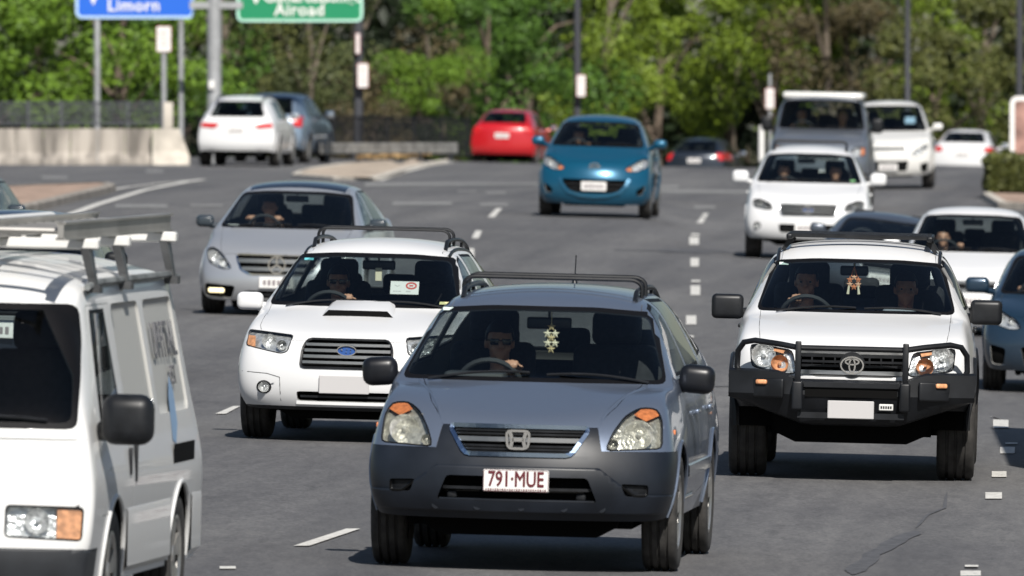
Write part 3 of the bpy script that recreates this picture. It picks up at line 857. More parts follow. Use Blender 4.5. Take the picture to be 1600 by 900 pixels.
def person(label, head, shirt, hands, turn=0.0, hair='short', shades=False, voxel=.011, sleeves='short', scale=1.0, skin=None, hair_m=None, fingers=True, elbows=None, hat=None, group='people in the cars'):
    """seated figure; origin between the hips, facing -y; head = centre of the head; hands = {side: (pos, curl direction)}"""
    root = empty('person')
    hx, hy, hz = head; H = Vector(head)
    bm = bmesh.new()
    hip = Vector((0, 0, 0)); neck = H + Vector((0, .035, -.15)); chest = Vector((hx * .7, hy * .75 + .03, hz - .36)); waist = Vector((hx * .3, hy * .3 + .03, .14))
    # torso
    capsule(bm, hip + Vector((-.10, 0, .02)), hip + Vector((.10, 0, .02)), .135, .135)
    capsule(bm, waist + Vector((-.07, 0, 0)), waist + Vector((.07, 0, 0)), .125, .125)
    capsule(bm, hip, waist, .13, .12); capsule(bm, waist, chest, .125, .13)
    capsule(bm, chest + Vector((-.10, 0, .02)), chest + Vector((.10, 0, .02)), .125, .125)
    sh_z = chest.z + .09
    capsule(bm, (chest.x - .15, chest.y + .01, sh_z), (chest.x + .15, chest.y + .01, sh_z), .075, .075)
    capsule(bm, (chest.x, chest.y + .01, sh_z + .01), neck, .075, .056); capsule(bm, neck, H + Vector((0, .02, -.05)), .056, .058)
    # legs
    for sg in (-1, 1):
        k = Vector((sg * .17, -.48, .06)); a = Vector((sg * .15, -.72, -.30))
        capsule(bm, (sg * .10, 0, .0), k, .095, .065); capsule(bm, k, a, .062, .042); capsule(bm, a, a + Vector((0, -.16, -.04)), .045, .035)
    skin_pts = []
    # arms
    for sg, (hp, kind) in hands.items():
        S = Vector((chest.x + sg * .185, chest.y, sh_z - .01)); hp = Vector(hp)
        if elbows and sg in elbows: E = Vector(elbows[sg])
        else:
            mid = (S + hp) / 2; reach = (hp - S).length; drop = math.sqrt(max(0.0, .30 ** 2 - (min(reach, .58) / 2) ** 2))
            E = mid + Vector((sg * .10, .05, -1)).normalized() * (drop + .02)
        dw = (hp - E).normalized(); Wp = hp - dw * .075
        capsule(bm, S, E, .058, .044); capsule(bm, E, Wp, .043, .029)
        skin_pts.append((Wp, .17)); skin_pts.append((hp, .14))
        if sleeves == 'short': skin_pts += [(E, .10), ((E + Wp) / 2, .10)]
        # palm and fingers
        up = Vector((0, 0, 1)); side = dw.cross(up); side = side.normalized() if side.length > .1 else Vector((1, 0, 0))
        up = side.cross(dw).normalized()
        capsule(bm, Wp, hp - dw * .02, .030, .034)
        for t in (-.026, .026): capsule(bm, hp + side * t - dw * .05, hp + side * t, .019, .017)
        if fingers:
            for i, (t, ln) in enumerate(((-.034, .062), (-.012, .074), (.011, .070), (.033, .055))):
                b0 = hp + side * t
                k1 = b0 + dw * ln * .50 + up * .012; k2 = k1 + dw * ln * .18 - up * ln * .45; k3 = k2 - dw * ln * .28 - up * ln * .22
                capsule(bm, b0, k1, .0115, .0105, 8); capsule(bm, k1, k2, .0105, .0098, 8); capsule(bm, k2, k3, .0098, .009, 8)
            t0 = hp - dw * .05 - side * sg * .03; t1 = t0 - side * sg * .028 + dw * .035; t2 = t1 + dw * .035 - side * sg * .004 - up * .012
            capsule(bm, t0, t1, .014, .0125, 8); capsule(bm, t1, t2, .0125, .010, 8)
    # head
    rot = Matrix.Rotation(turn, 3, 'Z')
    def hp_(x, y, z): return H + rot @ Vector((x, y, z))
    hb = bmesh.new()
    blob(hb, (0, .012, .028), (.077, .098, .095), 18); blob(hb, (0, -.025, -.045), (.060, .070, .072), 16)
    blob(hb, (0, -.072, -.098), (.026, .022, .020), 10)                       # chin
    capsule(hb, (0, -.083, .018), (0, -.108, -.022), .011, .016, 8)              # nose
    for sg in (-1, 1):
        blob(hb, (sg * .016, -.096, -.026), (.011, .011, .009), 8)
        blob(hb, (sg * .078, .012, -.008), (.012, .022, .034), 10)                # ears
        capsule(hb, (sg * .012, -.083, .026), (sg * .052, -.066, .024), .011, .009, 8)   # brow
        blob(hb, (sg * .043, -.062, -.035), (.024, .022, .022), 8)                # cheek
    capsule(hb, (-.022, -.085, -.066), (.022, -.085, -.066), .009, .009, 8)      # lips
    capsule(hb, (-.018, -.083, -.077), (.018, -.083, -.077), .009, .009, 8)
    me_h = bpy.data.meshes.new('h'); 
    for v in hb.verts: v.co = H + rot @ (v.co * 1.0)
    hb.to_mesh(me_h); hb.free(); bm.from_mesh(me_h); bpy.data.meshes.remove(me_h)
    bmesh.ops.recalc_face_normals(bm, faces=bm.faces)
    me = bpy.data.meshes.new('p'); bm.to_mesh(me); bm.free()
    o = bpy.data.objects.new('p', me)
    md = o.modifiers.new('r', 'REMESH'); md.mode = 'VOXEL'; md.voxel_size = voxel; md.use_smooth_shade = True
    ms = o.modifiers.new('s', 'SMOOTH'); ms.factor = .5; ms.iterations = 1 if fingers else 2
    m2 = evaluated(o); bpy.data.meshes.remove(me)
    m2.materials.clear(); m2.materials.append(skin or M_skin); m2.materials.append(shirt); m2.materials.append(mat('dark_trousers', (.02, .022, .03), .9))
    mi = []
    for p in m2.polygons:
        c = p.center
        if (c - H).length < .20 and c.z > neck.z - .035: q = 0
        elif any((c - s).length < rr for s, rr in skin_pts) and c.y < chest.y - .06: q = 0
        elif c.z < .10 and c.y < .05: q = 2
        else: q = 1
        mi.append(q)
    m2.polygons.foreach_set('material_index', mi); m2.polygons.foreach_set('use_smooth', [True] * len(m2.polygons))
    b = bpy.data.objects.new('body', m2); C.objects.link(b); b.parent = root
    # hair
    hm = hair_m or M_hair; hb = bmesh.new()
    if hair != 'bald':
        bmesh.ops.create_uvsphere(hb, u_segments=24, v_segments=16, radius=1)
        rg = random.Random(len(label))
        for v in hb.verts:
            c = v.co.copy(); n_ = 1 + .03 * noise.noise(c * 6)
            v.co = Vector((c.x * .085 * n_, .016 + c.y * (.107 if c.y > 0 else .099) * n_, .034 + c.z * .102 * n_))
            low = .062 + .015 * noise.noise(c * 9) if c.y < -.35 else (-.02 if hair == 'short' else -.13)
            if hair == 'long' and c.y < -.25 and abs(c.x) < .75: low = .06
            if v.co.z < low: v.co.z = low - (.0 if c.y < 0 else .01)
        for v in hb.verts: v.co = H + rot @ v.co
        bmesh.ops.recalc_face_normals(hb, faces=hb.faces)
        mh = bpy.data.meshes.new('hair'); hb.to_mesh(mh); mh.polygons.foreach_set('use_smooth', [True] * len(mh.polygons))
        link_mesh('hair', mh, hm, root)
    hb.free()
    if shades:
        g = MB()
        for sg in (-1, 1):
            g.rbox(hp_(sg * .034, -.090, .006), (.054, .012, .036), .012, rot=Matrix.Rotation(turn, 3, 'Z') @ Matrix.Rotation(sg * R(10), 3, 'Z'))
            g.tube([hp_(sg * .062, -.082, .014), hp_(sg * .080, .01, .012)], .0035, 6)
        g.tube([hp_(-.012, -.098, .012), hp_(.012, -.098, .012)], .004, 6)
        g.build('sunglasses', M_shades, root)
    else:
        g = MB()
        for sg in (-1, 1):
            for (rr, dd, mi_) in ((.0115, .004, 0), (.007, -.004, 1)):
                b_ = bmesh.new(); bmesh.ops.create_uvsphere(b_, u_segments=10, v_segments=8, radius=rr); g.bm(b_, mi_, hp_(sg * .033, -.073 + dd, .003), None, True)
        g.build('eyes', [M_eye, M_hair], root)
    tag(root, label, 'person', group)
    return root

def shirt(name, col): return vary(mat(name, col, .9), 25, .2)
# ------------------------------------------------------------------ grey compact off-roader in front
def grey_suv():
    root = empty('compact_suv'); W = .89
    pm = paint('steel_grey_paint', (.175, .215, .29), .62, .34, .8, dirt=.10)
    pl = vary(mat('grey_bumper_plastic', (.009, .012, .018), .42, spec=.4), 3, .3, rough_amt=.1)
    sh = auto_body(L=4.53, W=W, fo=.87, wb=2.62, sill=.30, fz=(.30, .43, .60, .80), fw=(.80, .865, .875, .80), fy=(.07, .0, .015, .10), bow=.24,
                   tw=.50, tz=(.835, .85, .852), y1=.50, zfen=.97, wfen=.80, zb1=(.955, .935, .925), tw1=.58, zsh=1.03, zax=(1.03, 1.015, 1.01), twa=.67,
                   yc=1.16, zc=1.045, wsb=.775, cbow=.15, yh=1.90, zh=1.455, wst=.600, hbow=.09, zroof=1.595, wr=.60, yr=4.05, zr=1.58, wrr=.57,
                   belt=.82, zbelt=1.06, zbelt_r=1.12, yt=4.40, zt=1.12)
    front = lambda c, n: c.y < .75
    ff = lambda c, n: c.y < 1.1 and n.y < -.02
    glaze(sh, root, soften([(-.765, 1.058), (.765, 1.058), (.625, 1.452), (.3, 1.475), (-.3, 1.475), (-.625, 1.452)], .05, 3), .022, 'windscreen', lambda c, n: .85 < c.y < 2.2 and n.z > .1 and n.y < -.2)
    glaze(sh, root, soften([(-.62, 1.16), (.62, 1.16), (.52, 1.50), (-.52, 1.50)], .06, 3), .02, 'rear_window', lambda c, n: c.y > 3.5 and n.y > .2, glass=M_glass_dark)
    # bumper in unpainted plastic with its raised lower lip
    bid = sh.cut('bumper', [(-1, .2), (1, .2), (1, .695), (-1, .695)], 'y', lambda c, n: c.y < .62, into={0})
    sh.cut('bumper', [(-.47, .69), (.47, .69), (.44, .825), (-.44, .825)], 'y', front, into={0}, rid=bid)
    headlamp(sh, root, soften([(-.80, .715), (-.49, .700), (-.525, .80), (-.585, .895), (-.66, .94), (-.755, .935), (-.79, .87)], .03),
             bowls=[(-.665, .79, .085), (-.53, .735, .03)], amber=[(-.775, .90), (-.70, .865), (-.63, .90), (-.67, .935), (-.75, .928)], lens=M_lens_old)
    lip = sh.cut('lip', [(-.46, .602), (.46, .602), (.66, .452), (-.66, .452)], 'y', ff, into={bid})
    sh.cut('lip', [(-.95, .452), (.95, .452), (.95, .34), (-.95, .34)], 'y', lambda c, n: c.y < .6, into={bid}, rid=lip)
    sh.push(lip, (0, -.032, 0))
    it = sh.cut('intake', soften([(-.40, .545), (.40, .545), (.455, .405), (-.455, .405)], .02), 'y', ff, into={lip})
    sh.push(it, (0, .09, 0))
    fogs = []
    for sg in (-1, 1):
        f = sh.cut('fog', soften([(sg * .585, .515), (sg * .735, .51), (sg * .735, .445), (sg * .61, .445)], .015), 'y', ff, into={bid, lip})
        sh.push(f, (0, .03, 0), shrink=.06); fogs.append(f)
    gr = sh.cut('grille', soften([(-.385, .828), (.385, .828), (.385, .80), (.30, .665), (-.30, .665), (-.385, .80)], .02), 'y', ff)
    sh.push(gr, (0, .05, 0))
    bump = sh.part(bid, 'front_bumper', [pl, M_void], root, thick=.015); sh.delete(bid)
    sh.part(lip, 'bumper_lip', [pl, M_void], bump, thick=.01); sh.delete(lip)
    sh.part(it, 'lower_intake', M_void, bump, thick=0); sh.delete(it)
    for f in fogs: sh.part(f, 'fog_lamp_blank', M_black, bump, thick=0); sh.delete(f)
    m = MB(); surf_bar(m, lin(-.42, .42, .475, 11), lambda x, z: sh.fy(x, z) + .03, .008, .02, 0); m.build('intake_bar', M_black, bump)
    m = MB(); surf_bar(m, lin(-.44, .44, .408, 11), lambda x, z: sh.fy(x, z) + .0, .008, .05, -.025); m.build('intake_bar', pl, bump)
    for x in (-.37, .36):
        m = MB(); m.rbox((x, sh.fy(x, .45) + .05, .435), (.06, .03, .045), .012); m.build('tow_hook', M_black, bump)
    for x in (-.46, -.22, .03, .27, .48):
        m = MB(); m.lathe([(.026, -.006), (.022, -.012), (0, -.013)], 14, 'y', (x, sh.fy(x, .375) - .015, .372)); m.build('bumper_stud', pl, bump)
    # grille
    gp = sh.part(gr, 'grille', M_void, root, thick=0); sh.delete(gr)
    gy = lambda x, z: sh.fy(x, z)
    m = MB(); surf_bar(m, resample(soften([(-.385, .825), (.385, .825), (.385, .80), (.30, .668), (-.30, .668), (-.385, .80)], .03), .04), gy, .012, .02, -.006, closed=True)
    m.build('grille_frame', mat('blue_chrome', (.35, .45, .60), .2, 1.0), gp)
    for z, a, mm, hh in ((.80, .365, M_black, .006), (.782, .36, M_black, .005), (.715, .32, M_black, .006), (.697, .31, M_black, .006), (.68, .30, M_black, .005)):
        m = MB(); surf_bar(m, lin(-a, a, z, 13), lambda x, z: gy(x, z) + .025, hh, .014, 0); m.build('grille_slat', mm, gp)
    m = MB(); surf_bar(m, lin(-.345, .345, .752, 13), gy, .013, .02, -.01); m.build('grille_slat', M_satin, gp)
    em = MB(); y0 = sh.fy(0, .75) - .022
    q = soften([(-.066, .802), (.066, .802), (.058, .702), (-.058, .702)], .028, 3)
    surf_bar(em, q, lambda x, z: y0, .007, .012, 0, closed=True)
    for sg in (-1, 1):
        surf_bar(em, [(sg * .045, .793), (sg * .031, .75), (sg * .040, .71)], lambda x, z: y0, .010, .012, 0)
    surf_bar(em, [(-.033, .752), (.033, .752)], lambda x, z: y0, .010, .012, 0)
    em.build('emblem', M_chrome, gp)
    number_plate(bump, .0, sh.fy(0, .52) - .035, .522, txt='791·MUE', h=.124)
    # bonnet
    bo = sh.cut('bonnet', [(-.455, .0), (.455, .0), (.53, .45), (.745, 1.05), (-.745, 1.05), (-.53, .45)], 'z', lambda c, n: n.z > .2 and c.y < 1.25 and c.z > .78, into={0})
    bon = sh.part(bo, 'bonnet', [pm, M_void], root, gap=.003); sh.delete(bo)
    for sg in (-1, 1):
        m = MB(); pts = [Vector((sg * (.44 + .22 * t), .20 + .85 * t, 0)) for t in [i / 10 for i in range(11)]]
        for p in pts: p.z = sh.tz(p.x, p.y) - .003
        m.tube(pts, [.003] + [.010] * 9 + [.003], 8); m.build('bonnet_crease', pm, bon)
    # wipers, mirrors, rails, aerial
    wipers(sh, root, [((-.60, 1.00), (-.02, 1.02)), ((.08, 1.00), (.66, 1.04))])
    M_mc = vary(mat('black_mirror_plastic', (.007, .008, .011), .36, spec=.4), 8, .3)
    for sg in (-1, 1): door_mirror(root, sg, (sg * .915, 1.42, 1.085), (.205, .13, .165), M_mc, (sg * .80, 1.44, 1.06), rot=sg * R(4), r=.055)
    roof_rails(sh, root, .50, 2.05, 4.0, .035, M_black, .016)
    roof_bars(sh, root, .52, (2.32, 2.62), .055, M_black)
    m = MB(); m.tube([(.02, 3.7, 1.58), (.02, 3.76, 1.74)], .004, 6); m.lathe([(.02, 0), (.012, .02), (0, .025)], 10, 'z', (.02, 3.7, 1.575)); m.build('aerial', M_black, root)
    interior(root, 1.02, 1.075, .80, 4.2, zseat=.56, wheel_c=(-.31, 1.78, .985), wheel_r=.19, yseat=2.18, hz=-.0)
    m = MB(); m.rbox((.02, 1.86, 1.375), (.26, .03, .07), .02); m.tube([(.02, 1.84, 1.46), (.02, 1.86, 1.38)], .008, 6); m.build('rear_view_mirror', M_black, root)
    m = MB(); m.rbox((-.56, sh.fy(-.56, 1.44) + .006, 1.445), (.075, .003, .03), .001, n=1, rot=Matrix.Rotation(R(-58), 3, 'X')); m.build('windscreen_sticker', mat('sticker_pale', (.6, .72, .68), .6), root)
    for sg in (-1, 1):
        m = MB(); x = sh.sx(sg, .62, .80); m.rbox((x, .62, .80), (.012, .06, .03), .006); m.build('side_repeater', M_amber, root)
    # side guard strip
    for sg in (-1, 1):
        m = MB(); vs = []; fs = []
        for k in range(12):
            y = 1.30 + 1.85 * k / 11; x = sh.sx(sg, y, .56)
            vs += [(x, y, .52), (x + sg * .012, y, .525), (x + sg * .012, y, .59), (x, y, .60)]
        for k in range(11):
            for j in range(3): fs.append((4 * k + j, 4 * k + j + 1, 4 * k + 5 + j, 4 * k + 4 + j))
        m.add(vs, fs, 0, True); m.build('side_guard', pm, root)
    finish(sh, root, pm, .87, 2.62, .338, W, .205, doors=[[(1.22, .40), (2.28, .40), (2.28, 1.08), (2.22, 1.56), (1.9, 1.50), (1.22, 1.08)], [(2.29, .40), (3.2, .45), (3.35, .8), (3.30, 1.1), (3.22, 1.56), (2.24, 1.57), (2.29, 1.08)]],
           wins=[[(1.42, 1.10), (2.22, 1.11), (2.18, 1.50), (1.98, 1.47)], [(2.33, 1.12), (3.22, 1.13), (3.15, 1.51), (2.31, 1.52)], [(3.42, 1.17), (4.0, 1.2), (3.86, 1.48), (3.36, 1.50)]],
           flare=None, L=4.5, z0=.20, z1=.40, track=.875)
    tag(root, 'grey compact off-roader with plate 791 MUE at the very front of the traffic', 'car', 'cars driving towards the camera')
    return root

def wipers(sh, root, spans, z=None):
    for (a, b) in spans:
        m = MB(); pts = []
        for k in range(9):
            t = k / 8; x = a[0] + (b[0] - a[0]) * t; y = a[1] + (b[1] - a[1]) * t
            pts.append((x, y, sh.tz(x, y) + .014 + .012 * math.sin(PI * t)))
        m.tube(pts, .0075, 6)
        m.tube([(p[0], p[1] + .02, p[2] - .002) for p in pts[1:]], .006, 6)
        m.build('wiper', M_black, root)

def roof_rails(sh, root, x, y0, y1, h, m_, r=.014):
    for sg in (-1, 1):
        m = MB(); n = 14; pts = [(sg * x, y0, sh.tz(sg * x, y0) - .005)]
        for k in range(n + 1):
            y = y0 + .10 + (y1 - y0 - .2) * k / n; pts.append((sg * x, y, sh.tz(sg * x, y) + h))
        pts.append((sg * x, y1, sh.tz(sg * x, y1) - .005))
        m.tube(pts, r, 8)
        for y in (y0 + .35 * (y1 - y0), y0 + .68 * (y1 - y0)): m.box((sg * x, y, sh.tz(sg * x, y) + h / 2), (.02, .05, h))
        m.build('roof_rail', m_, root)

def roof_bars(sh, root, x, ys, h, m_, r=.013):
    for y in ys:
        m = MB(); z0 = sh.tz(0, y) + h; ze = sh.tz(x, y)
        pts = [(-x, y, ze)]
        for k in range(5):
            a = PI / 2 * k / 4; pts.append((-x + .07 * (1 - math.cos(a)), y, z0 - .05 * (1 - math.sin(a))))
        pts += [(p[0] * -1, p[1], p[2]) for p in pts[::-1]]
        m.tube(pts, r, 8); m.build('roof_bar', m_, root)
WHITE = paint('white_paint', (.68, .685, .69), 0, .35, .6, dirt=.05)
WHITE2 = paint('warm_white_paint', (.66, .655, .63), 0, .35, .6, dirt=.07)
TOWARDS, AWAY = 'cars driving towards the camera', 'cars driving away from the camera'
ws_cond = lambda a, b: (lambda c, n: a < c.y < b and n.z > .1 and n.y < -.15)
rw_cond = lambda a: (lambda c, n: c.y > a and n.y > .15)
low = lambda y: (lambda c, n: c.y < y)

def rear_mirror(root, x, y, z, w=.25):
    m = MB(); m.rbox((x, y, z), (w, .03, .07), .02); m.tube([(x, y - .02, z + .09), (x, y, z)], .008, 6); m.build('rear_view_mirror', M_black, root)

def bonnet(sh, root, poly, pm, zmin=.6, ymax=1.4):
    rid = sh.cut('bonnet', poly, 'z', lambda c, n: n.z > .2 and c.y < ymax and c.z > zmin, into={0})
    o = sh.part(rid, 'bonnet', [pm, M_void], root, gap=.0025); sh.delete(rid)
    return o

# ------------------------------------------------------------------ white wagon with bonnet scoop
def white_wagon():
    root = empty('station_wagon'); W = .8675; pm = WHITE
    sh = auto_body(L=4.48, W=W, fo=.90, wb=2.525, sill=.26, fz=(.235, .33, .50, .71), fw=(.77, .84, .855, .80), fy=(.09, .02, .0, .06), bow=.22,
                   tw=.50, tz=(.745, .765, .77), y1=.50, zfen=.86, wfen=.79, zb1=(.85, .85, .85), tw1=.60, zsh=.93, zax=(.93, .93, .93), twa=.66,
                   yc=1.24, zc=.975, wsb=.73, cbow=.14, yh=2.0, zh=1.365, wst=.575, hbow=.08, zroof=1.495, wr=.575, yr=3.95, zr=1.46, wrr=.55,
                   belt=.80, zbelt=.96, zbelt_r=1.0, yt=4.30, zt=1.02)
    glaze(sh, root, soften([(-.725, .99), (.725, .99), (.598, 1.36), (.3, 1.38), (-.3, 1.38), (-.598, 1.36)], .05, 3), .025, 'windscreen', ws_cond(.9, 2.3))
    glaze(sh, root, soften([(-.58, 1.06), (.58, 1.06), (.5, 1.38), (-.5, 1.38)], .06, 3), .02, 'rear_window', rw_cond(3.5))
    headlamp(sh, root, soften([(-.775, .815), (-.42, .785), (-.45, .665), (-.50, .650), (-.78, .70)], .02), depth=.05, lens=M_lens,
             bowls=[(-.60, .735, .055), (-.50, .71, .038)], amber=[(-.775, .775), (-.715, .77), (-.705, .69), (-.775, .705)], backs=M_amber_pale)
    g = grille(sh, root, [(-.30, .765), (.30, .765), (.335, .70), (.345, .555), (-.345, .555), (-.335, .70)],
               [(.725, .315, M_satin, .010), (.682, .32, M_satin, .011), (.638, .325, M_satin, .011), (.595, .33, M_satin, .010)], frame=(M_black, .008), ys=.012)
    emblem(sh, g, 'stars', 0, .685, .14, .075, off=.02, m2=mat('badge_blue', (.03, .09, .30), .3))
    number_plate(root, -.01, sh.fy(0, .43) - .012, .432, .372, .135, m=M_plate_grey)
    it = grille(sh, root, [(-.37, .375), (.37, .375), (.36, .305), (-.36, .305)], [(.34, .34, M_black, .008)], .06, rd=.02, name='lower_intake')
    lipm = MB(); surf_bar(lipm, lin(-.37, .37, .292, 13), sh.fy, .012, .012, 0); lipm.build('intake_lip', pm, root)
    for sg in (-1, 1):
        q = [(sg * .62 + .055 * math.cos(2 * PI * k / 16), .40 + .045 * math.sin(2 * PI * k / 16)) for k in range(16)]
        headlamp(sh, root, q, mirror=False, depth=.03, name='fog_lamp', bowls=[(sg * .62, .40, .04)])
        pts = [(sg * .80, .51), (sg * .60, .50), (sg * .50, .475), (sg * .49, .30)]
        shut_line(root, sh.fy, along(pts), 'bumper_seam', .0025)
    sheet_part(sh, root, 'bumper_underside', [(-1, .1), (1, .1), (1, .262), (-1, .262)], [M_black, M_void], low(.75))
    bo = bonnet(sh, root, [(-.60, .0), (.60, .0), (.70, .5), (.70, 1.18), (-.70, 1.18), (-.70, .5)], pm, .755)
    m = MB(); z0 = sh.tz(0, 1.0)                      # scoop
    pr = [(-.27, 0), (-.22, .045), (.22, .045), (.27, 0)]
    vs = []
    for (y, k) in ((.74, 1.0), (.80, 1.15), (1.1, .5)):
        for (x, h) in pr: vs.append((x * (1 if y < 1 else .9), y, sh.tz(x, y) + h * k - (.004 if h == 0 else 0)))
    m.add(vs, [(4 * r + c, 4 * r + c + 1, 4 * r + c + 5, 4 * r + c + 4) for r in (0, 1) for c in range(3)], 0, True)
    m.add(vs[:4], [(0, 1, 2, 3)], 1)
    s = m.build('bonnet_scoop', [pm, M_void], bo or root, angle=50)
    wipers(sh, root, [((-.58, 1.08), (0, 1.10)), ((.06, 1.08), (.62, 1.12))])
    for sg in (-1, 1): door_mirror(root, sg, (sg * .90, 1.52, 1.005), (.20, .12, .135), pm, (sg * .78, 1.54, .97), r=.045)
    roof_rails(sh, root, .50, 2.15, 3.9, .05, M_black, .016); roof_bars(sh, root, .50, (2.45, 2.75), .075, M_black, .012)
    for sg in (-1, 1):
        m = MB(); pts = [(sg * .545, y, sh.tz(sg * .545, y) + .002) for y in [2.0 + .19 * k for k in range(11)]]; m.tube(pts, .014, 6); m.build('roof_moulding', M_black, root)
    interior(root, 1.12, .975, .78, 4.1, zseat=.47, wheel_c=(-.33, 1.84, .91), wheel_r=.19, yseat=2.25, hz=-.03)
    rear_mirror(root, .02, 1.95, 1.29)
    m = MB(); m.rbox((-.50, sh.fy(-.5, 1.325) + .006, 1.325), (.07, .003, .03), .001, n=1, rot=Matrix.Rotation(R(-58), 3, 'X')); m.build('windscreen_sticker', mat('sticker_teal', (.12, .45, .5), .6), root)
    m = MB(); m.rbox((.60, sh.fy(.6, 1.03) + .006, 1.03), (.08, .003, .035), .001, n=1, rot=Matrix.Rotation(R(-58), 3, 'X')); m.build('windscreen_sticker', mat('sticker_yellow', (.75, .7, .35), .6), root)
    finish(sh, root, pm, .90, 2.525, .33, W, .215, doors=[[(1.26, .36), (2.32, .36), (2.32, 1.0), (2.25, 1.44), (1.95, 1.40), (1.26, 1.0)], [(2.33, .36), (3.1, .4), (3.3, .75), (3.28, 1.0), (3.2, 1.43), (2.27, 1.44), (2.33, 1.0)]],
           wins=[[(1.48, 1.0), (2.26, 1.0), (2.22, 1.37), (2.05, 1.34)], [(2.37, 1.0), (3.2, 1.02), (3.12, 1.37), (2.34, 1.38)], [(3.4, 1.05), (3.95, 1.08), (3.8, 1.35), (3.34, 1.36)]],
           L=4.45, z0=.17, z1=.34, handles=.82)
    tag(root, 'white wagon with bonnet scoop and blank grey plate behind the grey off-roader', 'car', TOWARDS)
    return root

